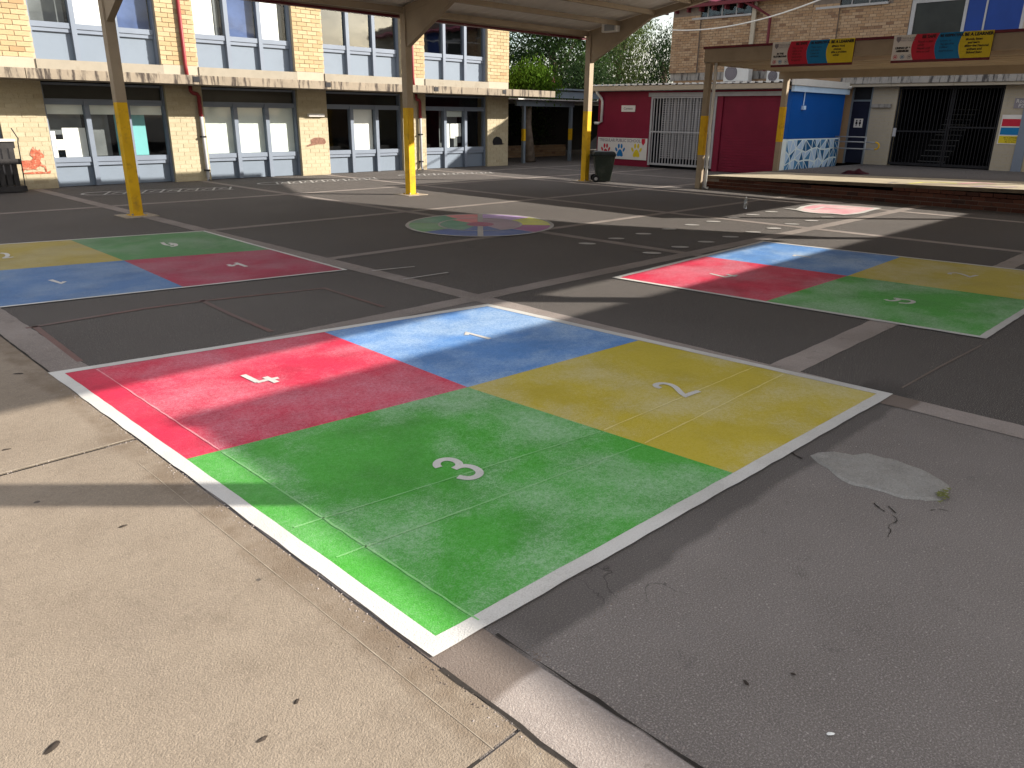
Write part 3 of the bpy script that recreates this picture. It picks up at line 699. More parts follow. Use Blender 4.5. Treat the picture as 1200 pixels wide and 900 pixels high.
# awning: stained front edge, with joints; upstand above it
mbj = None
ax = [-10] + [5.05 + 3.72 * i for i in range(-3, 5)] + [21.74]
for a, b in zip(ax, ax[1:]):
    box('awning', M['concrete_old'], LB, a + .006, b - .006, 19.42, FY + .004, 2.36, 2.57, .008)
for x in (8.62, 12.3, 16.15, 19.1):
    box('drain_spout', M['black'], LB, x, x + .16, 19.405, 19.419, 2.42, 2.54)
for i, x in enumerate(BX):
    box('sill', M['sill_band'], LB, x - .02, x + BW + .02, FY - .05, FY + .30, 2.61, 2.82)
for a, b in piers: box('plinth', M['wall_cream'], LB, a + .024, b - .024, FY - .02, FY + .30, 2.575, 2.84)
# windows
low = [['blank'] * 3] * 3 + [['grey', 'tealdark', 'tealblack'], ['blind'] * 3, ['dark', 'paper', 'dark'], ['dark', 'papers', 'dark']]
upp = [['blank'] * 3] * 3 + [['grey', 'paper', 'blue'], ['paperL', 'blue', 'paperL'], ['sky'] * 3, ['skydark'] * 3]
def window(x, z0, zs, zg, zt, kinds, lower):
    y = FY + REC - .12
    fr = MB(); W = BW; k = 3; lw = W / k
    for j in range(k + 1):
        xx = x + lw * j; h = .055 if 0 < j < k else .05
        xa = max(x + .002, xx - h); xb = min(x + W - .002, xx + h)
        fr.box(xa, xb, y - .06, y + .10, z0, (zg + .049) if (lower and 0 < j < k) else zt)
    win = fr.build('window', M['frame_blue'], LB)
    for j in range(k):
        xa = x + lw * j + .056; xb = x + lw * (j + 1) - .056
        r_ = MB(); r_.box(xa, xb, y - .03, y + .09, zs - .055, zs + .06); r_.box(xa, xb, y - .005, y + .08, zs - .14, zs - .055); r_.build('sill_rail', M['frame_blue'], win)
        box('head_rail', M['frame_blue'], win, xa, xb, y - .03, y + .09, zg - .04, zg + .049)
    if lower:
        box('transom_rail', M['frame_blue'], win, x + .056, x + W - .056, y - .05, y + .09, zg + .05, zg + .09)
        box('top_rail', M['frame_blue'], win, x + .056, x + W - .056, y - .02, y + .09, zt - .05, zt)
        sheet('transom_pane', [(x + .056, y + .03, zg + .09), (x + W - .056, y + .03, zg + .09), (x + W - .056, y + .03, zt - .05), (x + .056, y + .03, zt - .05)], M['dark_pane'] if kinds[0] in ('grey', 'blind') else M['glass'], win)
    for j in range(k):
        xa = x + lw * j + .056; xb = x + lw * (j + 1) - .056; kd = kinds[j]
        box('panel', M['panel_blue'], win, xa, xb, y + .05, y + .12, z0, zs - .14)
        gm = M['glass_sky'] if kd.startswith('sky') else M['glass']
        sheet('pane', [(xa, y + .03, zs + .06), (xb, y + .03, zs + .06), (xb, y + .03, zg - .04), (xa, y + .03, zg - .04)], gm, win)
        yb = y + .10; zl, zh = zs + .06, zg - .04; w = xb - xa
        def b(fx0, fx1, fz0, fz1, mat, yy=yb, nm='blind'):
            sheet(nm, [(xa + w * fx0, yy, zl + (zh - zl) * fz0), (xa + w * fx1, yy, zl + (zh - zl) * fz0), (xa + w * fx1, yy, zl + (zh - zl) * fz1), (xa + w * fx0, yy, zl + (zh - zl) * fz1)], M[mat], win)
        if kd == 'blind': b(0, 1, 0, 1, 'blind')
        elif kd == 'paper': b(.03, .96, 0, 1, 'paper')
        elif kd == 'paperL': b(0, .72, 0, .95, 'paper', yb, 'paper_sheet'); b(.72, 1, 0, 1, 'room_grey', yb + .2, 'curtain')
        elif kd == 'blue': b(0, 1, 0, 1, 'curtain_blue', yb + .05, 'curtain')
        elif kd == 'grey':
            b(0, 1, 0, 1, 'room_grey', yb + .25, 'curtain')
            if lower: b(0, 1, .82, 1, 'blind'); b(.02, .16, .0, .5, 'paper', yb, 'paper_sheet'); b(.36, .98, .0, .56, 'paper', yb, 'paper_sheet'); b(.14, .38, .14, .34, 'paper', yb - .01, 'paper_sheet')
        elif kd == 'tealdark': b(0, 1, .82, 1, 'blind'); b(0, .62, 0, .82, 'room_grey', yb + .25, 'curtain'); b(.74, 1, 0, .82, 'teal', yb + .1, 'board')
        elif kd == 'tealblack': b(0, 1, .82, 1, 'blind'); b(0, .5, 0, .82, 'teal', yb + .1, 'board')
        elif kd == 'papers': b(0, 1, 0, 1, 'room_grey', yb + .25, 'curtain'); b(0, .3, 0, .66, 'paper', yb, 'paper_sheet'); b(.36, .62, .25, .66, 'paper', yb, 'paper_sheet'); b(.64, .96, .3, .66, 'paper', yb, 'paper_sheet'); b(.0, 1, .84, 1, 'blind')
        elif kd == 'skydark': pass
        if lower and kd in ('dark',): b(.1, .45, .1, .35, 'room_grey', yb + .6, 'board')
for i, x in enumerate(BX):
    window(x, .01, .62, 1.90, 2.34, low[i], True)
    window(x, 2.822, 3.56, 4.78, 4.94, upp[i], False)
# wall lights, downpipes and painted animals
box('wall_light', M['pvc'], LB, 12.40, 12.92, FY - .10, FY, 1.64, 1.72, .01)
for xp in (8.98, 16.25):
    red = MB(); red.tube([(xp, FY - .07, 6.1), (xp, FY - .07, 2.83), (xp, FY - .10, 2.575)], .045, 10)
    red.tube([(xp, FY - .20, 2.355), (xp, FY - .20, 2.24), (xp + .06, FY - .16, 2.19), (xp + .20, FY - .09, 2.17), (xp + .25, FY - .07, 2.10), (xp + .25, FY - .07, 1.62)], .05, 10); red.smooth = True
    dp = red.build('downpipe', M['pipe_red'], LB)
    g = MB(); g.tube([(xp + .25, FY - .07, 1.62), (xp + .25, FY - .07, .10), (xp + .22, FY - .16, .03)], .044, 10); g.smooth = True
    g.build('lower_pipe', M['pipe_grey'], dp)
    box('bracket', M['black'], dp, xp + .19, xp + .31, FY - .12, FY, 1.1, 1.14); box('bracket', M['black'], dp, xp + .19, xp + .31, FY - .12, FY, .25, .29)
def wall_paint(name, pts, mat, yy=FY - .008):
    P = [AY(a, b, FY) for a, b in pts]
    o = sheet(name, [(p.x, yy, p.z) for p in P], M[mat], LB)
    if o.data.polygons[0].normal.y > 0: o.data.flip_normals()
    return o
k = 8.185
wall_paint('painted_animal', z2([(205, 560), (250, 555), (300, 558), (318, 530), (290, 510), (288, 480), (300, 450), (318, 422), (330, 445), (365, 462), (378, 448), (392, 475), (420, 505), (422, 530), (395, 530), (385, 560), (400, 590), (440, 610), (452, 665), (440, 668), (428, 625), (390, 610), (360, 620), (345, 640), (370, 655), (330, 640), (300, 645), (265, 650), (240, 640), (225, 672), (212, 650), (215, 610)], 0, 120, k), 'ochre')
wall_paint('painted_animal', z2([(225, 675), (300, 668), (380, 660), (440, 672), (490, 650), (485, 680), (400, 684), (330, 686), (240, 688)], 0, 120, k), 'ochre', FY - .0084)
wall_paint('painted_animal', z2([(655, 655), (675, 645), (700, 644), (722, 650), (728, 668), (720, 676), (690, 676), (670, 680), (640, 688), (636, 682), (660, 672)], 200, 0, 4), 'brown_paint')
wall_paint('painted_animal', z2([(708, 665), (712, 650), (725, 640), (740, 642), (752, 655), (755, 672), (765, 674), (752, 678), (712, 680)], 400, 0, 4), 'black')

# ================================================================== SHADE CANOPIES
def canopy(label, xs, y0, y1, ze, zr, xa, xb, py0, py1):
    """gabled roof between eaves y0 and y1 with the ridge half way, on two rows of posts at py0 and py1"""
    t = thing('shade_canopy', ((xa + xb) / 2, y1, 0), label, 'canopy', 'steel shade canopies over the yard')
    ym = (y0 + y1) / 2; sl = (zr - ze) / (ym - y0)
    zt = lambda y: ze + sl * (y - y0 if y < ym else y1 - y)
    for x in xs:
        for (ye, sg) in ((py1, -1), (py0, 1)):
            p = .085
            po = MB(); po.box(x - p, x + p, ye - p, ye + p, 0.0, 1.875); po = po.build('post', M['post_yellow'], t, .008)
            up = MB(); up.box(x - p + .001, x + p - .001, ye - p + .001, ye + p - .001, 1.877, zt(ye) - .04); up.build('upper_post', M['steel_beige'], po)
            bp = MB(); bp.box(x - .28, x + .28, ye - .28, ye + .28, 0, .012); bp.build('base_plate', M['tooled'], po)
            ft = MB(); ft.box(x - .13, x + .13, ye - .13, ye + .13, .0122, .024); ft.build('foot_plate', M['post_yellow'], po)
            for bx_, by_ in ((-.108, -.108), (.108, -.108), (.108, .108), (-.108, .108)): box('bolt', M['grey_metal'], po, x + bx_ - .014, x + bx_ + .014, ye + by_ - .014, ye + by_ + .014, .0242, .05)
            h = MB(); q = .055
            yA = ye + sg * .0855; yB = ye + sg * 1.95
            pts = [(x - q, yA, 3.10), (x - q, yA, zt(yA) - .03), (x - q, yB, zt(yB) - .03), (x - q, yB, zt(yB) - .175)]
            h.prism(pts, (2 * q, 0, 0)); h.build('haunch', M['steel_beige'], t)
        for (ya, yb) in ((y0 + .03, ym), (ym, y1 - .03)):
            MB().beam((x, ya, zt(ya) - .098), (x, yb, zt(yb) - .098), .12, .15).build('rafter', M['steel_beige'], t)
    for sgn, ye in ((-1, y1), (1, y0)):
        n = 8
        for k in range(n):
            y = ye + sgn * (.10 + k * ((y1 - y0) / 2 - .25) / (n - 1)); hh = .16 if k else .20
            z = zt(y) - .06
            b = MB()
            lim = [xa] + list(xs) + [xb]
            b.box(xa, xb, y - .035, y + .035, z - hh * .5, z + .03)
            b.build('purlin', M['steel_beige'], t)
    for (ya, yb, sg) in ((y0 - .06, ym, 1), (ym, y1 + .06, -1)):
        r = MB(); n = int((xb - xa) / .19)
        # trapezoidal sheeting: ribs run with the slope
        up = []; 
        for i in range(n + 1):
            x = xa + (xb - xa) * i / n; e = .022 if i % 2 else 0
            za = ze + sl * (ya - y0 if sg > 0 else 0) if sg > 0 else zr; zb = zr if sg > 0 else ze - sl * .06
            up.append(((x, ya, za + e), (x, yb, zb + e)))
        for (p, q), (p2, q2) in zip(up, up[1:]): r.quad(p, p2, q2, q)
        r.build('roof_sheet', M['roof_under'], t)
    for ye, sg in ((y0, -1), (y1, 1)):
        g = MB(); yo = ye + sg * .085
        g.box(xa - .02, xb + .02, yo - .02, yo + .02, ze - .15, ze + .03); g.build('fascia', M['steel_beige'], t)
        g = MB(); g.box(xa - .02, xb + .02, yo + sg * .021, yo + sg * .14, ze - .20, ze + .03) if sg > 0 else g.box(xa - .02, xb + .02, yo - .14, yo - .021, ze - .20, ze + .03)
        g.build('gutter', M['maroon'], t)
    return t
A = canopy('long gabled steel canopy on yellow based posts across the yard', [5.05, 11.13, 17.36], -0.55, 14.42, 3.90, 5.17, 4.75, 17.45, -.20, 14.3)
Bc = canopy('second gabled steel canopy standing just outside the right of the view', [8.5, 14.5, 20.5], -14.0, -2.0, 3.80, 3.95, 8.11, 24.5, -13.6, -2.3)
fl = thing('floodlight', tuple(AX(716, 33, 17.2)), 'white boxy floodlight fixed on the haunch of the far canopy post', 'floodlight')
p = AX(716, 33, 17.2)
box('body', M['pvc'], fl, 17.10, 17.28, p.y - .24, p.y + .24, p.z - .10, p.z + .11, .02)
box('lens', M['grey_metal'], fl, 17.085, 17.099, p.y - .19, p.y + .13, p.z - .07, p.z + .08)
MB().beam((17.28, p.y - .1, p.z), (17.31, p.y - .1, p.z), .06, .10).build('bracket', M['black'], fl)

# ================================================================== STAGE AND TERRACE
RBX = 28.5; TZ = .27
def sz(y): return .32 + (10.95 - y) * .0209
ST = thing('stage', (18.3, 5, 0), 'low raised stage with dark red brick front and pale painted top edge', 'stage')
mb = MB(); n = 24; ye0, ye1 = -4.0, 10.93
for i in range(n):
    a = ye0 + (ye1 - ye0) * i / n; b = ye0 + (ye1 - ye0) * (i + 1) / n
    mb.quad((18.24, a, sz(a)), (21.4, a, sz(a) - .03), (21.4, b, sz(b) - .03), (18.24, b, sz(b)))
mb.quad((18.24, ye1, sz(ye1)), (21.4, ye1, sz(ye1) - .03), (21.4, ye1, 0), (18.24, ye1, 0))
mb.build('deck', M['stage_top'], ST)
mb = MB()
for i in range(n):
    a = ye0 + (ye1 - ye0) * i / n; b = ye0 + (ye1 - ye0) * (i + 1) / n
    mb.quad((18.24, a, sz(a) - .075), (18.24, a, sz(a)), (18.24, b, sz(b)), (18.24, b, sz(b) - .075))
    mb.quad((18.30, a, sz(a) - .075), (18.24, a, sz(a) - .075), (18.24, b, sz(b) - .075), (18.30, b, sz(b) - .075))
mb.build('coping', M['coping'], ST)
mb = MB()
for i in range(n):
    a = ye0 + (ye1 - ye0) * i / n; b = ye0 + (ye1 - ye0) * (i + 1) / n
    mb.quad((21.4, a, sz(a) - .03), (RBX + .3, a, TZ), (RBX + .3, b, TZ), (21.4, b, sz(b) - .03))
mb.quad((21.4, ye1, sz(ye1) - .03), (RBX + .3, ye1, TZ), (RBX + .3, ye1, 0), (21.4, ye1, 0))
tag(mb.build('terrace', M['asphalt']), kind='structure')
box('front_wall', M['mortar_dark'], ST, 18.30, 18.5, ye0, ye1 - .02, 0, .238)
lst = []
for a, b, z0, z1 in brick_boxes('y', ye0, ye1 - .02, .002, .36, 0, 0, .235, .078, .012, .02):
    if z1 < sz(b) - .06: lst.append((a, b, z0, z1))
stuff(brick_mesh_x(lst, 18.30, .018).build('brickwork', M['brick_dark'], ST))
mb = MB()
for k, (pl, wd) in enumerate((([(1042, 214.5), (1047, 213.2), (1052, 214.2)], .08), ([(1065, 215.5), (1080, 213.5), (1100, 213.5), (1122, 215.5)], .10), ([(1124, 216), (1145, 214.5), (1165, 216.5)], .16), ([(1140, 221), (1155, 219.5), (1175, 222), (1190, 221)], .14), ([(1066, 217.5), (1110, 218.5), (1150, 219)], .05))):
    P2 = [G(a, b, .42) for a, b in pl]
    mb2 = MB(); mb2.ribbon(P2, wd, 0, jit=.02)
    mb2.v = [(max(x, 18.27), y, sz(y) - (x - 18.24) * .0095 + .004 + .0006 * k) for x, y, z in mb2.v]
    mb2.build('faded_artwork', M[('ink_grey', 'w_yellow', 'map_pink', 'w_grey', 'map_pink')[k]], ST)
# stage canopy
SC = thing('stage_canopy', (20, 6.5, 0), 'flat beige steel roof with red edge over the stage', 'canopy')
FX = 17.85; YL, YR = 11.05, 2.55; BX_ = 21.85
box('fascia', M['steel_beige'], SC, FX, FX + .05, YR, YL, 3.03, 3.335)
box('edge_trim', M['maroon'], SC, FX - .03, FX + .12, YR - .03, YL + .03, 3.337, 3.39)
box('side_beam', M['steel_beige'], SC, FX + .052, BX_, YL - .06, YL - .005, 2.99, 3.31)
box('side_beam', M['steel_beige'], SC, FX + .052, BX_, YR + .005, YR + .06, 2.99, 3.31)
box('rear_beam', M['steel_beige'], SC, BX_, BX_ + .1, YR, YL, 2.80, 3.04)
for k in range(6):
    x = 18.45 + k * .62
    box('purlin', M['beige_light'], SC, x, x + .07, YR + .065, YL - .065, 2.98, 3.12)
mb = MB(); n = 46; ya = YR + .062; yb = YL - .062
for i in range(n):
    a = ya + (yb - ya) * i / n; b = ya + (yb - ya) * (i + 1) / n; e0, e1 = (.0, .02) if i % 2 else (.02, .0)
    mb.quad((FX + .052, a, 3.13 + e0), (FX + .052, b, 3.13 + e1), (BX_ - .02, b, 3.05 + e1), (BX_ - .02, a, 3.05 + e0))
mb.build('roof_sheet', M['beige_light'], SC)
box('roof_top', M['roof_zinc'], SC, FX + .13, BX_ + .08, YR + .062, YL - .062, 3.20, 3.30)
for (x, y, z0) in ((FX + .1, YL - .10, 0), (FX + .1, YR + .1, 0), (BX_ + .05, YL - .22, .27), (BX_ + .05, YR + .1, .3)):
    q = .07
    po = box('post', M['steel_beige'], SC, x - q, x + q, y - q, y + q, z0, 3.02 if x < 20 else 2.798, .006)
    box('yellow_band', M['post_yellow'], po, x - q - .003, x + q + .003, y - q - .003, y + q + .003, z0 + .84, z0 + 1.79)
px_, py_ = FX + .13, YL - .27
mb = MB(); mb.tube([(px_, py_, 3.02), (px_, py_, 1.9), (px_, py_ + .02, 1.5), (px_, py_, 1.35), (px_, py_, .05), (px_ - .02, py_ - .1, .03)], .038, 10); mb.smooth = True
dp = mb.build('downpipe', M['pvc'], SC)
# notice boards on the fascia
def board(label, a, b, lt, lines, which):
    x = FX - .034; y0 = AX(*a, x).y; y1 = AX(*b, x).y; z0, z1 = 2.915, 3.395
    t = thing('notice_board', (x, (y0 + y1) / 2, z0), label, 'sign', 'coloured behaviour boards on the stage roof edge')
    W = y0 - y1; q = .02
    box('backing', M['maroon'], t, x, x + q, y1, y0, z0 - .05, z1)
    Y = lambda f: y0 - W * f
    cuts = [0, .235, .475, .715, 1.0]; mats = ['sign_white', 'sign_red', 'sign_blue', 'sign_yellow']
    for k in range(4):
        n = 10; xx = x - .003 - .0015 * k; pts = []
        e = lambda s: (.035 * math.cos(math.pi * (s - .5)) if True else 0)
        if k == 0: Lf = [(xx, Y(0), z0), (xx, Y(0), z1)]
        else: Lf = [(xx, Y(cuts[k] - .035 * math.sin(math.pi * i / n)), z0 + (z1 - z0) * i / n) for i in range(n + 1)]
        rt = cuts[k + 1]
        pts = [(xx, Y(rt), z0)] + Lf + [(xx, Y(rt), z1)] if k == 3 else [(xx, Y(rt), z0)] + Lf + [(xx, Y(rt), z1)]
        o = sheet('panel', pts, M[mats[k]], t)
        if o.data.polygons[0].normal.x > 0: o.data.flip_normals()
    xt = x - .013; H = z1 - z0; ctr = [.118, .35, .59, .855]
    def T(body, f, h, size, mt='ink', al='CENTER', off=0.0): text('lettering', body, size, (xt, Y(f), z0 + H * h), RX, UPZ, M[mt], t, al, off)
    T('TREGULAR', .155, .86, .055, 'ink_grey'); T('PUBLIC SCHOOL', .155, .77, .036, 'ink_grey')
    T(lt[0], .112, .48, .052, 'ink', 'CENTER', .003); T(lt[1], .112, .36, .048, 'ink', 'CENTER', .004)
    T('BE SAFE', .37, .88, .075, 'ink', 'CENTER', .003); T('BE RESPECTFUL', .60, .88, .062, 'ink', 'CENTER', .003); T('BE A LEARNER', .86, .88, .078, 'ink', 'CENTER', .004)
    for j, ln in enumerate(lines[0]): T(ln, .262, .70 - .13 * j, .058, 'ink', 'LEFT')
    for j, ln in enumerate(lines[1]): T(ln, .492, .70 - .13 * j, .056, 'ink', 'LEFT')
    for j, ln in enumerate(lines[2]): T(ln, .742, .70 - .125 * j, .056, 'ink', 'LEFT', .002)
    sh = [(-.045, .05), (.045, .05), (.045, -.01), (0, -.06), (-.045, -.01)]
    mb = MB(); mb.ngon([(xt, Y(.055) - a, z0 + H * .82 + b) for a, b in sh][::-1]); mb.build('crest', M['ink_grey'], t)
    for j, mt in enumerate(('sign_red', 'sign_blue', 'ink_grey')):
        mb = MB(); c = (Y(.045 + .075 * j), z0 + H * .13)
        for a in range(16):
            a0, a1 = D(a * 22.5), D(a * 22.5 + 22.5)
            mb.quad((xt, c[0] - .042 * math.cos(a0), c[1] + .042 * math.sin(a0)), (xt, c[0] - .042 * math.cos(a1), c[1] + .042 * math.sin(a1)), (xt, c[0] - .034 * math.cos(a1), c[1] + .034 * math.sin(a1)), (xt, c[0] - .034 * math.cos(a0), c[1] + .034 * math.sin(a0)))
        mb.ngon([(xt, c[0] - .02 * math.cos(D(a * 45)), c[1] + .018 * math.sin(D(a * 45))) for a in range(8)]); mb.build('badge', M[mt], t)
board('notice board lettered IN THE PLAYGROUND on the stage roof edge', (905, 60), (1001, 55), ('IN THE', 'PLAYGROUND'),
      (['Play in the', 'right area', 'Walk on', 'hard areas', 'Be gentle'], ['Take turns', 'and share', 'Listen to', 'teachers'], ['#Make good', '   choices', '#Be a problem', '   solver']), 0)
board('notice board lettered LINING UP and ASSEMBLIES on the stage roof edge', (1046, 57), (1163, 50), ('LINING UP &', 'ASSEMBLIES'),
      (['Stand in line', 'safely', 'Hands and', 'feet to self'], ['Listen to', 'the speaker', 'Follow', 'instructions'], ['#Look, listen', '   and learn', '#Sing the National', '   anthem and', '   School Song']), 1)

# ================================================================== PINK CANTEEN SHED
SHX = 24.2; SY1 = 19.4; SY0 = 11.72
SH = thing('canteen_shed', (26, 15, 0), 'low pink canteen shed with zinc roof, roller door and grey barred gate', 'building')
W_ = MB()
gy0, gy1 = 14.34, 16.98          # barred opening
dy0, dy1 = 12.0, 14.12           # roller door
W_.box(SHX, SHX + .15, gy1, SY1, 0, 2.62); W_.box(SHX, SHX + .15, SY0 + .152, dy0, 0, 2.62); W_.box(SHX, SHX + .15, dy1, gy0, 0, 2.62); W_.box(SHX, SHX + .15, dy0, gy1, 2.47, 2.82) if False else W_.box(SHX + .001, SHX + .149, dy0, dy1, 2.47, 2.619)
W_.box(SHX + .001, SHX + .149, gy0, gy1, 2.47, 2.619)
W_.build('wall', M['shed_pink'], SH)
W_ = MB()
for k in range(28): 
    z = .05 + k * .09
    W_.box(SHX - .006, SHX, gy1 + .03, SY1 - .01, z, z + .075)
stuff(W_.build('cladding', M['shed_pink'], SH))
box('back_wall', M['room_dark'], SH, 26.5, 26.6, SY0 + .16, SY1, 0, 2.6)
box('end_wall', M['shed_pink'], SH, SHX + .15, 27.0, SY1 - .12, SY1 - .001, 0, 2.6)
# roller door with slats
rd = box('roller_door', M['shed_pink'], SH, SHX + .07, SHX + .10, dy0, dy1, 0, 2.47)
W_ = MB()
for k in range(27): W_.box(SHX + .045, SHX + .069, dy0 + .04, dy1 - .04, .03 + k * .09, .03 + k * .09 + .07)
stuff(W_.build('slats', M['shed_pink'], rd))
box('door_track', M['gate_grey'], SH, SHX - .04, SHX - .002, SY0 + .2, gy1 + .12, 2.43, 2.56)
# barred gate: frame, bars and middle rail, with a mesh roller behind it
gt = thing('security_gate', (SHX, (gy0 + gy1) / 2, 0), 'grey barred security gate across the shed servery opening', 'gate')
f = MB(); f.box(SHX - .03, SHX + .01, gy0 + .0, gy0 + .07, .08, 2.425); f.box(SHX - .03, SHX + .01, gy1 - .07, gy1, .08, 2.425)
f.box(SHX - .029, SHX + .009, gy0 + .071, gy1 - .071, 2.37, 2.424); f.box(SHX - .029, SHX + .009, gy0 + .071, gy1 - .071, .10, .17); f.box(SHX - .033, SHX - .026, gy0 + .071, gy1 - .071, 1.22, 1.27)
f.build('frame', M['gate_grey'], gt)
nb = 20
for k in range(nb):
    y = gy0 + .07 + (gy1 - gy0 - .14) * (k + .5) / nb
    box('bar', M['gate_grey'], gt, SHX - .022, SHX + .004, y - .016, y + .016, .171, 2.369)
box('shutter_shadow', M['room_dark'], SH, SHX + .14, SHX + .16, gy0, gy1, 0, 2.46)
sc_ = MB()
for k in range(27):
    z = .35 + k * .075
    sc_.box(SHX + .092, SHX + .10, gy0 + .05, gy1 - .45, z, z + .030)
for k in range(24):
    y = gy0 + .06 + k * .088; sc_.box(SHX + .10, SHX + .11, y, y + .035, .35, 2.36)
stuff(sc_.build('shutter_mesh', M['gate_grey'], SH))
# roof: corrugated, with pale rib ends along the gutter
rf = MB(); n = 58
for i in range(n):
    a = SY0 - .15 + (SY1 + .45 - SY0 + .15) * i / n; b = SY0 - .15 + (SY1 + .45 - SY0 + .15) * (i + 1) / n; e0, e1 = (.04, .0) if i % 2 else (0, .04)
    rf.quad((SHX - .34, a, 2.81 + e0), (SHX - .34, b, 2.81 + e1), (28.2, b, 2.88 + e1), (28.2, a, 2.88 + e0))
rf.build('roof_sheet', M['roof_zinc'], SH)
for k in range(29):
    y = SY0 + .05 + k * .27
    box('rib_cap', M['pvc'], SH, SHX - .36, SHX - .342, y, y + .15, 2.805, 2.86)
g = MB(); g.box(SHX - .33, SHX - .20, SY0 + .1, SY1 + .42, 2.64, 2.795); g.build('gutter', M['gutter'], SH)
box('soffit', M['grey_metal'], SH, SHX - .199, SHX + .16, SY0 + .0, SY1 + .4, 2.625, 2.639)
mb = MB(); y = 19.32; mb.tube([(SHX - .26, y, 2.64), (SHX - .24, y - .02, 2.56), (SHX - .10, y - .12, 2.38), (SHX - .06, y - .14, 2.28), (SHX - .06, y - .14, 1.55), (SHX - .08, y - .02, 1.50), (SHX - .08, y + .16, 1.50)], .05, 10); mb.smooth = True
mb.build('downpipe', M['gutter_white'], SH)
# blue end wall with geometric mural
bx1 = 28.2
box('blue_wall', M['shed_blue'], SH, SHX + .002, bx1, SY0, SY0 + .15, 1.13, 2.60)
W_ = MB()
for k in range(16): W_.box(SHX + .02, bx1 - .02, SY0 - .006, SY0, 1.15 + k * .094, 1.15 + k * .094 + .08)
stuff(W_.build('blue_cladding', M['shed_blue'], SH))
box('mural_wall', M['mural_white'], SH, SHX + .002, bx1, SY0, SY0 + .15, 0, 1.128)
random.seed(3); cols, rows = 11, 3
gp = {}
for i in range(cols + 1):
    for j in range(rows + 1):
        gp[i, j] = (SHX + .02 + (bx1 - SHX - .04) * i / cols + (random.uniform(-.10, .10) if 0 < i < cols else 0), .02 + 1.09 * j / rows + (random.uniform(-.13, .13) if 0 < j < rows else 0))
tri = []
for i in range(cols):
    for j in range(rows):
        a, b, c, d = gp[i, j], gp[i + 1, j], gp[i + 1, j + 1], gp[i, j + 1]
        tri += [(a, b, c), (a, c, d)] if random.random() < .5 else [(a, b, d), (b, c, d)]
for tr in tri:
    cx = sum(p[0] for p in tr) / 3; cz = sum(p[1] for p in tr) / 3
    pts = [(cx + (p[0] - cx) * .80, SY0 - .004, cz + (p[1] - cz) * .80) for p in tr]
    o = sheet('mural_shard', pts, M[random.choice(['mural_dark', 'mural_dark', 'mural_dark', 'mural_mid', 'mural_pale', 'mural_pale'])], SH)
box('end_fascia', M['gutter_white'], SH, SHX - .33, bx1 + .1, SY0 - .16, SY0 - .10, 2.73, 2.93)
box('end_barge', M['mural_pale'], SH, SHX - .1, bx1 + .1, SY0 - .10, SY0 - .001, 2.55, 2.72)
mb = MB(); mb.tube([(bx1 - .3, SY0 - .2, 2.78), (bx1 + .15, SY0 - .22, 2.82), (bx1 + .35, SY0 - .5, 3.2), (bx1 + .2, SY0 - .9, 3.28)], .03, 8); mb.build('conduit', M['pvc'], SH)
mb = MB(); mb.tube([(25.0, SY0 - .03, 2.62), (25.0, SY0 - .03, 2.15)], .02, 6); mb.box(24.92, 25.08, SY0 - .09, SY0 - .01, 2.02, 2.14); mb.build('switch_box', M['mural_pale'], SH)
# banner and canteen sign
def wall_sign(name, label, cat, x, a, b, mat, th=.02):
    p, q = AX(*a, x), AX(*b, x); t = thing(name, (x, (p.y + q.y) / 2, q.z), label, cat)
    box('board', M[mat], t, x, x + th, q.y, p.y, q.z, p.z); return t, p, q
bn, p, q = wall_sign('school_banner', 'white school banner with red, blue and yellow paw prints on pink wall', 'banner', SHX - .035, (701, 160.5), (757, 188), 'sign_white')
xx = SHX - .037; Wd = p.y - q.y; Hh = p.z - q.z
text('lettering', 'TREGULAR PUBLIC SCHOOL', .155, (xx, p.y - Wd * .45, p.z - Hh * .13), RX, UPZ, M['ink_grey'], bn, 'CENTER', .004, .98)
def paw(cy, cz, s, mt):
    mb = MB()
    def ell(oy, oz, ry, rz, rot=0, n=12):
        mb.ngon([(xx, cy - (oy + ry * math.cos(D(a * 30)) * math.cos(rot) - rz * math.sin(D(a * 30)) * math.sin(rot)) * s, cz + (oz + ry * math.cos(D(a * 30)) * math.sin(rot) + rz * math.sin(D(a * 30)) * math.cos(rot)) * s) for a in range(n)])
    mb.ngon([(xx, cy - a * s, cz + b * s) for a, b in ((0, .12), (.16, .02), (.30, -.22), (.34, -.42), (.2, -.5), (0, -.45), (-.2, -.5), (-.34, -.42), (-.30, -.22), (-.16, .02))])
    ell(-.15, .36, .11, .2); ell(.15, .36, .11, .2); ell(-.40, .08, .10, .19, .5); ell(.40, .08, .10, .19, -.5)
    mb.build('paw_print', M[mt], bn)
paw(p.y - Wd * .17, q.z + Hh * .40, .42, 'sign_red'); paw(p.y - Wd * .47, q.z + Hh * .40, .44, 'ink_blue'); paw(p.y - Wd * .80, q.z + Hh * .42, .46, 'sign_yellow')
mb = MB(); c = (p.y - Wd * .925, p.z - Hh * .16); mb.ngon([(xx, c[0] - a, c[1] + b) for a, b in ((-.08, .11), (.08, .11), (.08, -.03), (0, -.13), (-.08, -.03))]); mb.build('crest', M['sign_red'], bn)
cs, p, q = wall_sign('canteen_sign', 'small white sign on the pink wall above the school banner', 'sign', SHX - .03, (728.5, 123.5), (744, 131), 'sign_white')
text('lettering', 'Canteen', .12, (SHX - .032, (p.y + q.y) / 2, (p.z + q.z) / 2), RX, UPZ, M['ink'], cs)

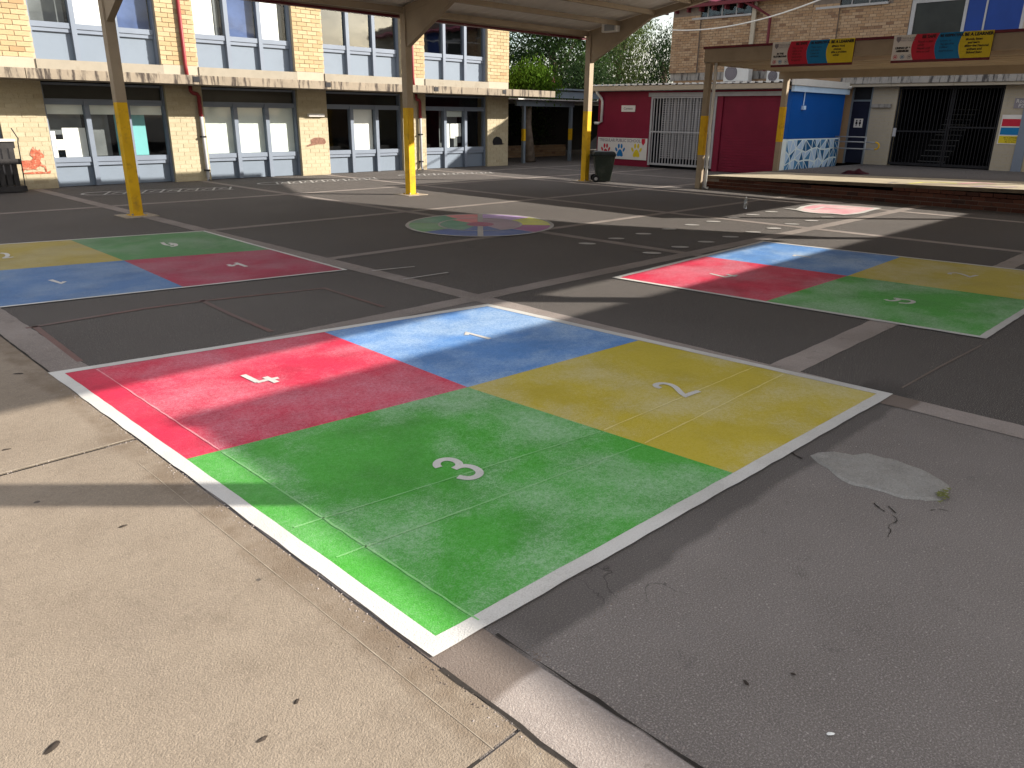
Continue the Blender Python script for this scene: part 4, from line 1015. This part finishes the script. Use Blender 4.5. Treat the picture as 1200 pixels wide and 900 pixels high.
# ================================================================== RIGHT BRICK BUILDING
RB = thing('brick_building', (RBX, 5, TZ), 'two storey tan brick building with pink roof behind the stage', 'building')
K = RBX
def yz(px_, py_): p = AX(px_, py_, K); return p.y, p.z
cy = yz(788, 60)[0]                        # left corner of the brick upper storey
zb = 3.15
box('upper_wall', M['mortar_dark'], RB, K, K + .2, 2.0, cy, zb, 6.3)
bw0, bw1 = yz(1068, 30)[0], yz(1197, 30)[0]
sill = yz(848, 20)[1]
lst = []
wa, wb = yz(815, 15)[0], yz(881, 15)[0]; wc0, wc1 = yz(960, 6)[0], yz(1041, 2)[0]
for s, e, z0, z1 in brick_boxes('y', bw0 + .1, cy, zb + .28, 6.1, 0, 0, .225, .080, .012, .02):
    if z1 > sill and ((wb < e and s < wa) or (wc1 < e and s < wc0)): continue
    lst.append((s, e, z0, z1))
stuff(brick_mesh_x(lst, K, .016).build('brickwork', M['brick_tan'], RB))
for s, e in ((cy - 1.25, cy - .0), (yz(951, 45)[0] - .9, yz(951, 45)[0])):
    box('pier', M['mortar_dark'], RB, K - .10, K - .001, s, e, zb + .28, 6.05)
    stuff(brick_mesh_x(brick_boxes('y', s, e, zb + .28, 5.5, 0, 0, .225, .080, .012, .02), K - .10, .016).build('pier_brickwork', M['brick_tan'], RB))
for a, b in ((wa, wb), (wc0, wc1)):
    w0 = box('window', M['room_dark'], RB, K - .03, K - .002, b, a, sill + .04, 6.0)
    box('window_sill', M['gate_grey'], w0, K - .12, K - .031, b - .05, a + .05, sill - .03, sill + .04)
    for k in range(1, 4):
        y = b + (a - b) * k / 4; box('mullion', M['gate_grey'], w0, K - .06, K - .031, y - .02, y + .02, sill + .041, 6.0)
    sheet('pane', [(K - .04, a, sill + .05), (K - .04, b, sill + .05), (K - .04, b, 6.0), (K - .04, a, 6.0)], M['glass'], w0)
box('base_course', M['concrete_ledge2'], RB, K - .02, K + .1, bw0, cy, zb, zb + .278)
# big window and blue panels
zt_ = 6.0; zl_ = yz(1100, 37)[1] - .3
w0 = box('window', M['room_dark'], RB, K + .12, K + .14, bw1, bw0, zl_, zt_) if False else box('window', M['gate_grey'], RB, K - .05, K + .05, bw0 - .06, bw0 + .06, zl_, zt_)
m1 = yz(1131, 18)[0]; m2 = yz(1155, 18)[0]
for y in (m1, bw1): box('mullion', M['gate_grey'], w0, K - .05, K + .05, y - .045, y + .045, zl_, zt_)
box('mullion', M['gate_grey'], w0, K - .05, K + .05, m2 - .025, m2 + .025, zl_, zt_)
box('transom', M['gate_grey'], w0, K - .05, K + .05, m1 + .046, bw0 - .061, yz(1100, 2)[1], yz(1100, -2)[1])
box('pane', M['dark_pane'], w0, K - .012, K - .002, m1 + .046, bw0 - .061, zl_, zt_)
box('blue_panel', M['upper_blue'], w0, K - .03, K - .002, m2 + .026, m1 - .046, zl_, zt_); box('blue_panel', M['upper_blue'], w0, K - .03, K - .002, bw1 + .046, m2 - .026, zl_, zt_)
box('spandrel', M['wall_cream'], RB, K - .06, K - .003, 2.0, bw1 - .05, zb + .28, 6.2)
# ledge
lz0 = yz(1080, 100)[1] - .03; lz1 = yz(1080, 82)[1]
for a, b in ((2.0, 5.2), (5.21, 8.3), (8.31, 10.2), (10.21, 11.9)):
    box('ledge', M['concrete_ledge2'], RB, K - .45, K + .1, a, b, lz0 + .09, lz1, .01)
    box('ledge_soffit', M['wall_cream'], RB, K - .40, K + .1, a, b, lz0 + .0, lz0 + .088)
# lower storey: pillar, door, gate opening, pillar
gB = yz(1046, 150)[0]; gR = yz(1169, 150)[0]; dL = yz(993, 150)[0]; dR = yz(1017, 150)[0]
hz = lz0 - .002
box('lower_wall', M['mortar_painted'], RB, K + .004, K + .3, gB, dR, TZ, hz)
stuff(brick_mesh_x(brick_boxes('y', gB, dR, TZ, hz, 0, 0, .29, .092, .010, .02), K + .004, .006).build('painted_brickwork', M['wall_cream'], RB))
box('lower_wall', M['mortar_painted'], RB, K + .004, K + .3, 2.0, gR, TZ, hz); 
y_p1 = yz(1194, 150)[0]
stuff(brick_mesh_x(brick_boxes('y', y_p1, gR, TZ, hz, 0, 0, .29, .092, .010, .02), K + .004, .006).build('painted_brickwork', M['wall_cream'], RB))
box('side_frame', M['frame_blue'], RB, K - .04, K + .003, y_p1 - .3, y_p1 - .02, TZ, hz)
box('lower_wall', M['brick_tan'], RB, K + .004, K + .3, dL, 19, TZ, zb)
# door
dr = box('door', M['door_navy'], RB, K + .06, K + .11, dR + .05, dL - .05, TZ + .03, yz(1000, 119)[1])
box('door_frame', M['walk_grey'], dr, K + .0, K + .12, dL - .05, dL, TZ, hz); box('door_frame', M['walk_grey'], dr, K + .0, K + .12, dR, dR + .05, TZ, hz)
box('transom', M['walk_grey'], dr, K + .02, K + .12, dR + .051, dL - .051, yz(1000, 119)[1] + .002, yz(1000, 119)[1] + .06)
box('fanlight', M['black'], dr, K + .07, K + .09, dR + .051, dL - .051, yz(1000, 119)[1] + .061, hz)
p, q = AX(1001.5, 139, K + .05), AX(1010, 149.5, K + .05)
rs = thing('restroom_sign', (K + .05, (p.y + q.y) / 2, q.z), 'small white pictogram sign on the dark door', 'sign')
box('plate', M['sign_white'], rs, K + .045, K + .055, q.y, p.y, q.z, p.z)
mb = MB(); cyy = (p.y + q.y) / 2; w_ = (p.y - q.y); h_ = p.z - q.z
for s in (-1, 1):
    c0 = cyy + s * w_ * .2
    mb.ngon([(K + .043, c0 + .03 * math.cos(D(a * 45)), q.z + h_ * .78 + .03 * math.sin(D(a * 45))) for a in range(8)][::-1])
    mb.ngon([(K + .043, c0 + a * w_, q.z + b * h_) for a, b in ((-.1, .66), (.1, .66), (.14, .38), (.05, .38), (.05, .15), (-.05, .15), (-.05, .38), (-.14, .38))][::-1])
mb.build('pictogram', M['ink'], rs)
box('wall_light', M['concrete_ledge2'], RB, K - .10, K - .003, yz(1045, 124)[0], yz(1023, 124)[0], yz(1030, 126)[1], yz(1030, 122)[1])
# gate opening with stairs inside
wl = MB(); wl.box(K + 4.0, K + 4.1, gR - .5, gB + .5, TZ, hz + 1.5); wl.box(K + .31, K + 4.0, gB + .02, gB + .12, TZ, hz); wl.box(K + .31, K + 4.0, gR - .12, gR - .02, TZ, hz); wl.box(K + .1, K + 2.2, gR, gB, hz + .01, hz + .1)
wl.box(K + .31, K + 8, 2.0, gR - .13, 0, 3.19); wl.box(K + .31, K + 8, gB + .13, 19.2, 0, 3.19); wl.box(K + .31, K + 4, gR - .11, gB + .01, 0, TZ + .002); wl.box(K + 2.21, K + 4, gR - .11, gB + .11, hz + .5, hz + .6)
wl.build('stairwell', M['room_dark'], RB)
gm = yz(1110, 150)[0]
for k in range(11):
    stp = box('stair_step', M['room_dark'], RB, K + .9 + k * .26, K + 1.16 + k * .26, gm + .1, gB - .05, TZ + k * .17, TZ + .17 + k * .17)
    if k < 11: box('nosing', M['nosing'], stp, K + .885 + k * .26, K + .899 + k * .26, gm + .12, gm + 1.0, TZ + .135 + k * .17, TZ + .165 + k * .17)
def grille(label, y0, y1, n, rail):
    t = thing('steel_gate', (K, (y0 + y1) / 2, TZ), label, 'gate', 'black steel gates of the stairwell')
    f = MB(); x0, x1 = K + .03, K + .07
    f.box(x0, x1, y0, y0 + .05, TZ + .04, hz - .02); f.box(x0, x1, y1 - .05, y1, TZ + .04, hz - .02); f.box(x0, x1, y0 + .051, y1 - .051, TZ + .04, TZ + .12); f.box(x0, x1, y0 + .051, y1 - .051, hz - .08, hz - .02); f.box(x0 - .002, x0 + .02, y0 + .051, y1 - .051, rail, rail + .05)
    f.build('frame', M['black'], t)
    for k in range(n):
        y = y0 + .05 + (y1 - y0 - .1) * (k + .5) / n; box('bar', M['black'], t, x0 + .022, x0 + .036, y - .009, y + .009, TZ + .121, hz - .081)
    return t
g1 = grille('left leaf of the black steel stairwell gate, with a lock plate', gm + .01, gB - .01, 14, TZ + 1.1)
box('lock_plate', M['pipe_grey'], g1, K + .005, K + .027, gB - .12, gB - .02, TZ + .95, TZ + 1.22)
grille('right leaf of the black steel stairwell gate, nearest the coloured poster', gR + .01, gm - .01, 13, TZ + 1.25)
# posters and room sign
p, q = AX(1175, 134.5, K - .02), AX(1198, 169.5, K - .02)
po = thing('values_poster', (K - .02, (p.y + q.y) / 2, q.z), 'poster with red, blue and yellow blocks on the right cream pillar', 'poster')
box('backing', M['sign_white'], po, K - .02, K - .012, q.y, p.y, q.z, p.z)
H_ = p.z - q.z
for k, mt in enumerate(('sign_red', 'sign_blue', 'sign_yellow')):
    z1 = p.z - H_ * (.14 + .29 * k); z0 = z1 - H_ * .25
    sheet('block', [(K - .022, p.y - .03, z0), (K - .022, q.y + .03, z0), (K - .022, q.y + .03, z1), (K - .022, p.y - .03, z1)], M[mt], po)
for k in range(3): text('lettering', ['BE A LEARNER', 'Try your best', 'Be on time'][k], .06, (K - .024, (p.y + q.y) / 2, q.z + H_ * (.22 - .07 * k)), RX, UPZ, M['ink'], po)
p, q = AX(1190, 115, K - .02), AX(1212, 127, K - .02)
rmn = thing('room_sign', (K - .02, (p.y + q.y) / 2, q.z), 'dark grey room sign above the poster at the right edge', 'sign')
box('plate', M['ink_grey'], rmn, K - .02, K - .01, q.y, p.y, q.z, p.z)
text('lettering', 'Room', .15, (K - .023, p.y - .04, q.z + (p.z - q.z) * .70), RX, UPZ, M['sign_white'], rmn, 'LEFT'); text('lettering', 'P2', .15, (K - .023, p.y - .12, q.z + (p.z - q.z) * .25), RX, UPZ, M['sign_white'], rmn, 'LEFT')
# eaves, pink roof and pipes
ex = K - .32; ez = AX(800, 9, ex).z
ev = MB(); ev.box(ex, K - .001, 2.0, cy + .9, ez + .03, ez + .10); ev.build('soffit', M['beige_light'], RB)
box('eave_gutter', M['maroon'], RB, ex - .12, ex - .002, 2.0, cy + .95, ez - .04, ez + .08)
rf = MB(); n = 60; ya, yb = 2.0, cy + .95
for i in range(n):
    a = ya + (yb - ya) * i / n; b = ya + (yb - ya) * (i + 1) / n; e0, e1 = (.03, 0) if i % 2 else (0, .03)
    rf.quad((ex - .1, a, ez + .09 + e0), (ex - .1, b, ez + .09 + e1), (K + 6, b, ez + 2.3 + e1), (K + 6, a, ez + 2.3 + e0))
rf.build('roof_sheet', M['roof_pink'], RB)
for k in range(9): box('eave_bracket', M['maroon'], RB, ex, K - .002, cy + .85 - k * .55, cy + .92 - k * .55, ez - .18, ez + .029)
y_ = yz(884, 40)[0]; MB().box(K - .20, K - .118, y_ - .08, y_ + .08, 3.5, ez + .02).build('downpipe', M['wall_cream'], RB)
y_ = yz(903, 40)[0]; mb = MB(); mb.tube([(ex, y_ + 1.0, ez), (K - .3, y_ + .5, ez - .25), (K - .17, y_, ez - .55), (K - .17, y_, 3.4)], .055, 8); mb.build('downpipe', M['maroon'], RB)
box('roof_ridge', M['mortar_dark'], RB, K + .2, K + 8, 2.0, cy - .01, 3.2, 6.2)
box('unseen_wing', M['brick_tan'], RB, K + .05, K + 8, -9, 1.98, 0, 4.90)  # added out of view, kept low so sun reaches the stage deck
box('unseen_wing_roof', M['roof_pink'], RB, K - .25, K + 8.3, -9.3, 1.97, 4.902, 5.02)
# air conditioners on the shed roof
def aircon(label, a, b):
    x = K - .55; p, q = AX(*a, x), AX(*b, x)
    t = thing('air_conditioner', (x, (p.y + q.y) / 2, q.z), label, 'air conditioner', 'outdoor units above the shed roof')
    y0, y1 = q.y, p.y; box('casing', M['ac_white'], t, x, x + .32, y0, y1, q.z, p.z, .015)
    mb = MB(); c = (y1 - (y1 - y0) * .30, (p.z + q.z) / 2); r = min((p.z - q.z) * .44, (y1 - y0) * .28)
    mb.ngon([(x - .004, c[0] - r * math.cos(D(k * 15)), c[1] + r * math.sin(D(k * 15))) for k in range(24)]); mb.build('fan_well', M['ink_grey'], t)
    mb = MB()
    for rr in (.95, .7, .45, .2):
        for k in range(20):
            a0, a1 = D(k * 18), D(k * 18 + 18); i_ = r * rr - .012
            mb.quad((x - .012, c[0] - r * rr * math.cos(a0), c[1] + r * rr * math.sin(a0)), (x - .012, c[0] - r * rr * math.cos(a1), c[1] + r * rr * math.sin(a1)), (x - .012, c[0] - i_ * math.cos(a1), c[1] + i_ * math.sin(a1)), (x - .012, c[0] - i_ * math.cos(a0), c[1] + i_ * math.sin(a0)))
    mb.build('fan_guard', M['black'], t)
    mb = MB(); mb.box(x + .02, x + .3, y0 + .08, y0 + .14, q.z - .12, q.z - .001); mb.box(x + .02, x + .3, y1 - .14, y1 - .08, q.z - .12, q.z - .001); mb.build('foot', M['grey_metal'], t)
aircon('white outdoor air conditioner beside the left post of the stage roof', (849, 76), (876, 95))
aircon('white outdoor air conditioner right of the maroon downpipe above the shed roof', (899, 82), (922, 96))
# sagging cable
a = AX(785, 35, 27.2); b = AX(965, -2, 24.0); P = []
for i in range(25):
    f = i / 24; q = a.lerp(b, f); q.z -= .55 * 4 * f * (1 - f) * .5; P.append(q)
mb = MB(); mb.tube(P, .022, 6); tag(mb.build('overhead_cable', M['pvc']), 'white overhead cable sagging in front of the brick upper storey', 'cable')
mb = MB(); mb.tube([(18.0, 2.1, 0), (18.0, 2.1, 3.0)], .025, 8); 
# handrail by the door
hx = K - .9
hr = thing('handrail', tuple(AX(1000, 190, hx)), 'grey tubular handrail with yellow curved end beside the dark door', 'handrail')
p1, p2 = AX(984, 160, hx), AX(1015, 163.5, hx); p3 = AX(1026, 167, hx)
mb = MB(); zf = TZ + .01
mb.tube([(hx, p1.y, zf), (hx, p1.y, p1.z)], .025); mb.tube([(hx, p2.y, zf), (hx, p2.y, p1.z)], .025)
for dz in (0, -.16, -.38): mb.tube([(hx, p1.y + .15, p1.z + dz), (hx, p2.y, p1.z + dz)], .022)
for dz in (-.16, -.38): mb.tube([(hx, p2.y, p1.z + dz), (hx, p3.y, p1.z + dz)], .022)
mb.smooth = True; mb.build('rail', M['grey_metal'], hr)
mb = MB(); zc = p1.z - .27; mb.tube([(hx, p3.y - .11 * math.sin(D(a)) * 1.2, zc + .11 * math.cos(D(a))) for a in range(0, 181, 20)], .026); mb.smooth = True; mb.build('rail_end', M['post_yellow'], hr)
# jumper on the stage
jc = G(1003, 203.3, .35)
mb = MB(); N = 22; Mm = 14; random.seed(5)
hv = {}
for i in range(N + 1):
    for j in range(Mm + 1):
        u = i / N * 2 - 1; v = j / Mm * 2 - 1; r = math.sqrt(u * u + v * v); sx_ = .36 * (1 + .12 * math.sin(5 * v)); sy_ = .2 * (1 + .2 * math.sin(4 * u + 1))
        if r > 1: u /= r; v /= r
        h = .17 * max(0, 1 - min(1, r)) ** .5 * (.6 + .4 * math.sin(7 * u + 2 * v) * math.cos(5 * v)) 
        x, y = u * sx_, v * sy_; c_, s_ = .707, -.707
        hv[i, j] = len(mb.v); mb.v.append((jc[0] + x * c_ + y * .707, jc[1] + x * s_ + y * .707, .335 + h))
for i in range(N):
    for j in range(Mm): mb.f.append((hv[i, j], hv[i + 1, j], hv[i + 1, j + 1], hv[i, j + 1]))
mb.smooth = True
tag(mb.build('jumper', M['cloth_maroon']), 'crumpled maroon school jumper lying on the stage floor', 'jumper')
# bottle on the asphalt
b0 = G(873, 244.5)
bt = thing('plastic_bottle', (*b0, 0), 'small clear plastic bottle standing on sunlit asphalt before the stage', 'bottle')
prof = [(.0, .0), (.034, .004), (.036, .02), (.036, .08), (.032, .10), (.036, .12), (.036, .155), (.028, .18), (.014, .20), (.013, .215)]
def lathe(mb, c, prof, n=14):
    k = len(prof)
    mb.add([(c[0] + r * math.cos(2 * math.pi * j / n), c[1] + r * math.sin(2 * math.pi * j / n), z) for r, z in prof for j in range(n)], [(i * n + j, i * n + (j + 1) % n, (i + 1) * n + (j + 1) % n, (i + 1) * n + j) for i in range(k - 1) for j in range(n)])
mb = MB(); lathe(mb, b0, prof); mb.smooth = True; mb.build('body', M['plastic'], bt)
mb = MB(); lathe(mb, b0, [(.0, .236), (.016, .236), (.016, .214), (.0, .214)]); mb.build('cap', M['paper'], bt)

# ================================================================== WHEELIE BIN
bc = Vector((17.62, 13.86)); bn_ = thing('wheelie_bin', (bc.x, bc.y, 0), 'dark green wheelie bin with closed lid beside the far yellow post', 'bin')
ang = D(-45); ca, sa = math.cos(ang), math.sin(ang)   # local +x points to the picture's right
def BL(x, y, z): return (bc.x + x * ca - y * sa, bc.y + x * sa + y * ca, z)
def bhex(lo, hi, z0, z1): return [BL(x, y, z0) for x, y in lo], [BL(x, y, z1) for x, y in hi]
mb = MB(); mb.hexa(*bhex([(-.17, -.20), (.20, -.20), (.20, .20), (-.17, .20)], [(-.29, -.27), (.30, -.27), (.30, .27), (-.29, .27)], .03, .74)); mb.build('body', M['bin_green'], bn_, .02)
mb = MB(); mb.hexa(*bhex([(-.31, -.285), (.315, -.285), (.315, .285), (-.31, .285)], [(-.31, -.285), (.315, -.285), (.315, .285), (-.31, .285)], .70, .745)); mb.build('rim', M['bin_lid'], bn_, .008)
mb = MB(); mb.hexa(*bhex([(-.32, -.29), (.33, -.29), (.33, .29), (-.32, .29)], [(-.26, -.22), (.27, -.22), (.27, .22), (-.26, .22)], .747, .83)); mb.build('lid', M['bin_lid'], bn_, .02)
mb = MB(); mb.tube([BL(-.38, -.2, .72), BL(-.38, .2, .72)], .018); mb.beam(BL(-.30, -.2, .72), BL(-.38, -.2, .72), .03, .05); mb.beam(BL(-.30, .2, .72), BL(-.38, .2, .72), .03, .05); mb.build('handle', M['bin_lid'], bn_)
for s in (-1, 1):
    mb = MB(); mb.tube([BL(-.22, s * .23, .10), BL(-.22, s * .28, .10)], .10, 18); wh = mb.build('wheel', M['black'], bn_)
    mb = MB(); mb.tube([BL(-.22, s * .281, .10), BL(-.22, s * .286, .10)], .045, 12); mb.build('rim', M['gate_grey'], wh)
mb = MB(); mb.tube([BL(-.22, -.25, .10), BL(-.22, .25, .10)], .015); mb.build('axle', M['grey_metal'], bn_)

# ================================================================== SLATTED BIN ENCLOSURE AT THE FAR LEFT
sx0 = 4.05; sx1 = AY(22, 200, 20.05).x
se = thing('slatted_enclosure', (sx0, 20.1, 0), 'black slatted bin enclosure with pale top rail at the left edge', 'bin enclosure')
yf = 20.0
box('top_rail', M['pvc'], se, sx0 - 1.2, sx1 + .02, yf - .05, yf + .45, 1.08, 1.13, .01)
box('upper_rail', M['black_timber'], se, sx0 - 1.2, sx1, yf - .01, yf + .02, .94, 1.079); box('middle_rail', M['black_timber'], se, sx0 - 1.2, sx1 + .05, yf - .035, yf - .012, .60, .72); box('base_rail', M['black_timber'], se, sx0 - 1.2, sx1 + .08, yf - .05, yf + .40, .02, .14)
for k in range(15):
    x = sx1 - .03 - k * .135; box('slat', M['black_timber'], se, x - .10, x, yf - .009, yf + .015, .141, .939)
box('back_panel', M['black'], se, sx0 - 1.2, sx1 - .02, yf + .40, yf + .44, .141, 1.079)
mb = MB(); b0_ = AY(12, 150, yf); mb.tube([(b0_.x, yf - .06, b0_.z), (AY(20, 162, yf).x, yf - .06, AY(20, 162, yf).z), (AY(21, 172, yf).x, yf - .06, 1.05), (AY(26, 205, yf).x, yf - .07, .1)], .012, 6); mb.build('bent_rod', M['black'], se)

# ================================================================== COVERED WALKWAY, FAR LOW WALL
WK = thing('covered_walkway', (23, 21.5, 0), 'dark covered walkway on grey posts between the classroom block and the pink shed', 'walkway')
wy = 21.3
for pxx, base in ((613, 193), (667, 190)):
    p = AY(pxx, base, wy); q = .055
    po = box('post', M['walk_grey'], WK, p.x - q, p.x + q, wy - q, wy + q, 0, 2.28)
    box('yellow_band', M['post_yellow'], po, p.x - q - .003, p.x + q + .003, wy - q - .003, wy + q + .003, .82, 1.26)
x0, x1 = AY(600, 120, wy).x, AY(690, 120, wy).x
box('beam', M['walk_grey'], WK, x0 + .2, AY(672, 122, wy).x, wy - .05, wy + .05, 2.08, 2.279)
box('roof_sheet', M['roof_zinc'], WK, 20.75, 38, wy - .35, wy + 7, 2.30, 2.34)  # extended out of view to keep the back wall in shade
box('back_beam', M['walk_grey'], WK, 22.0, 29.0, wy + .4, wy + .5, 2.42, 2.66)
box('upper_roof', M['walk_grey'], WK, 22.6, 30.0, wy + .3, wy + 6.9, 2.72, 2.78)
box('back_wall', M['room_dark'], WK, 20.75, 44, wy + 7.0, wy + 7.2, 0, 2.298)
LW = thing('low_brick_wall', (25, 24.3, 0), 'low dark brick wall under the covered walkway', 'wall')
box('core', M['mortar_dark'], LW, 22.6, 28, 24.3, 24.5, 0, .50)
stuff(brick_mesh_y(brick_boxes('x', 22.6, 28, 0, .50, 0, 0, .23, .08, .012, .02), 24.3, .015).build('brickwork', M['brick_tan'], LW))

# ================================================================== TREES
def leaves(mb, c, R, n_cl, per, size, seed, droop=0.0, flat_=.8, shell=.55, asp=2.2):
    rnd = random.Random(seed)
    for _ in range(n_cl):
        while True:
            d = Vector((rnd.uniform(-1, 1), rnd.uniform(-1, 1), rnd.uniform(-1, 1)))
            if .05 < d.length < 1: break
        d.normalize(); rr = shell + (1 - shell) * rnd.random() ** .7; rr *= 1 + .22 * math.sin(5 * d.x + 3 * d.z + seed) * math.sin(4 * d.y - seed)
        cc = Vector((c[0] + d.x * R[0] * rr, c[1] + d.y * R[1] * rr, c[2] + d.z * R[2] * rr))
        cr = rnd.uniform(.5, 1.1) * size * 5
        for _ in range(per):
            o = Vector((rnd.gauss(0, .5), rnd.gauss(0, .5), rnd.gauss(0, .5) * flat_)) * cr
            p = cc + o
            a = Vector((rnd.uniform(-1, 1), rnd.uniform(-1, 1), rnd.uniform(-1, .6) - droop)).normalized() * (size * rnd.uniform(.7, 1.3))
            b = a.cross(Vector((rnd.uniform(-1, 1), rnd.uniform(-1, 1), rnd.uniform(-1, 1)))).normalized() * (a.length / asp)
            k = len(mb.v); mb.v += [tuple(p - a * .5), tuple(p + b * .5), tuple(p + a * .5), tuple(p - b * .5)]; mb.f.append((k, k + 1, k + 2, k + 3))
def tree(name, label, base, top, R, clumps, mat, size, per, ncl, seed, droop=0., asp=2.2, shell=.5):
    rnd = random.Random(seed); t = thing(name, (base.x, base.y, 0), label, 'tree')
    tr = MB(); h = top.z
    mid = Vector((base.x + rnd.uniform(-.3, .3), base.y + rnd.uniform(-.3, .3), h * .45))
    tr.tube([(base.x, base.y, 0), mid, (top.x, top.y, h * .8)], .26, 9, .10)
    for k in range(9):
        c = clumps[k % len(clumps)]; tr.tube([mid.lerp(Vector((top.x, top.y, h * .8)), rnd.uniform(0, .9)), Vector(c) + Vector((rnd.uniform(-.6, .6), rnd.uniform(-.6, .6), rnd.uniform(-.6, .6)))], .09, 6, .02)
    tr.smooth = True; tr.build('trunk', M['bark'], t)
    mb = MB()
    for k, c in enumerate(clumps): leaves(mb, c, [r * rnd.uniform(.75, 1.15) for r in R], ncl, per, size, seed * 31 + k, droop, asp=asp, shell=shell)
    mb.build('crown', M[mat], t)
    return t
def clump_list(lst, dist): return [tuple(AT(a, b, dist + dd)) for a, b, dd in lst]
c = clump_list([(610, 60, 0), (640, 40, 1.5), (668, 58, 0), (655, 75, -1.), (606, 85, 1), (690, 70, 2), (630, 20, 1), (690, 25, 0)], 56)
tree('jacaranda_tree', 'dark feathery jacaranda behind the end of the classroom block', AT(653, 160, 56), AT(650, 30, 56), (2.2, 2.2, 1.35), c, 'lf_dark', .26, 46, 50, 11, .1, 3.2)
c = clump_list([(712, 60, 0), (735, 45, 1), (722, 85, -1), (750, 75, 1), (700, 95, 0), (741, 100, 0), (745, 25, 2), (715, 30, 1)], 64)
tree('gum_tree', 'tall pale green gum tree behind the pink shed roof', AT(722, 160, 64), AT(728, 20, 64), (1.75, 1.75, 1.7), c, 'lf_euc', .26, 34, 46, 23, .9, 3.6)
c = clump_list([(772, 62, 0), (783, 48, 1), (765, 88, 0), (780, 95, 1), (790, 75, 0)], 62)
tree('gum_tree', 'darker gum tree against the sky beside the brick building corner', AT(776, 160, 62), AT(778, 50, 62), (1.0, 1.0, 1.0), c, 'lf_deep', .25, 22, 34, 37, .8, 3.4)
c = clump_list([(676, 100, 0), (690, 88, 1), (705, 108, 0), (660, 112, 0)], 52)
tree('shrub_tree', 'mid green bushy tree low behind the far canopy post', AT(684, 170, 52), AT(684, 95, 52), (1.1, 1.1, .8), c, 'lf_deep', .2, 40, 50, 41, .2, 2.4)
c = clump_list([(614, 97, 0), (628, 95, .3), (622, 90, .2), (606, 100, .3), (636, 101, 0)], 31.5)
tree('round_shrub', 'bright lime green rounded shrub showing above the concrete awning end', AT(621, 150, 31.5), AT(621, 90, 31.5), (.42, .42, .34), c, 'lf_bright', .13, 34, 60, 53, .9, 2.6, .35)
# loose planting in the dark gap beyond the walkway
mb = MB(); rnd = random.Random(77)
for k in range(9): leaves(mb, (21.6 + k * .9, 26.6 + rnd.uniform(-.4, .6), rnd.uniform(.6, 1.5)), (.6, .5, .7), 12, 22, .16, 600 + k, .3)
stuff(tag(mb.build('hedge', M['lf_deep']), 'dark garden planting in the shade beyond the covered walkway', 'hedge'))
# roof of a house far behind
HB = thing('far_house', tuple(AT(640, 120, 60).xy) + (0,), 'distant house with a maroon roof showing between the trees', 'house')
a = AT(598, 108, 60); b = AT(668, 108, 60); z = AT(630, 109, 60).z
MB().hexa([(a.x, a.y, 0), (b.x, b.y, 0), (b.x + 4, b.y + 4, 0), (a.x + 4, a.y + 4, 0)], [(a.x, a.y, z), (b.x, b.y, z), (b.x + 4, b.y + 4, z), (a.x + 4, a.y + 4, z)]).build('wall', M['wall_cream'], HB)
dv = (b - a) * .12; 
MB().add([(a.x - dv.x, a.y - dv.y, z), (b.x + dv.x, b.y + dv.y, z), (b.x + 4, b.y + 4, z), (a.x + 4, a.y + 4, z), tuple(a.lerp(b, .4) + Vector((2, 2, 1.5))), tuple(a.lerp(b, .6) + Vector((2, 2, 1.5)))], [(0, 1, 5, 4), (1, 2, 5), (2, 3, 4, 5), (3, 0, 4)]).build('roof', M['roof_pink'], HB)

mb = MB(); rnd = random.Random(9)
for k in range(900):
    u = rnd.random()
    if u < .45: p_ = (1.33 - abs(rnd.gauss(0, .03)), rnd.uniform(-.2, 5.9))
    elif u < .75: p_ = (1.585 + abs(rnd.gauss(0, .03)), rnd.uniform(-.6, 1.5))
    elif u < .85: p_ = (rnd.uniform(-1.5, 1.3), 4.262 + rnd.gauss(0, .02))
    else: p_ = (rnd.uniform(1.6, 5.2), 1.5 - abs(rnd.gauss(0, .12)))
    r = rnd.uniform(.0018, .0055); z = .006 if p_[0] < 1.33 else .0
    a0 = rnd.uniform(0, 6)
    base = [(p_[0] + r * math.cos(a0 + i * 1.57) * rnd.uniform(.7, 1.3), p_[1] + r * math.sin(a0 + i * 1.57) * rnd.uniform(.7, 1.3), z) for i in range(4)]
    mb.add(base + [(p_[0], p_[1], z + r * rnd.uniform(.6, 1.1))], [(0, 1, 4), (1, 2, 4), (2, 3, 4), (3, 0, 4)])
stuff(tag(mb.build('grit', M['strip']), 'loose grit lying along the slab joints and the court edge', 'grit'))
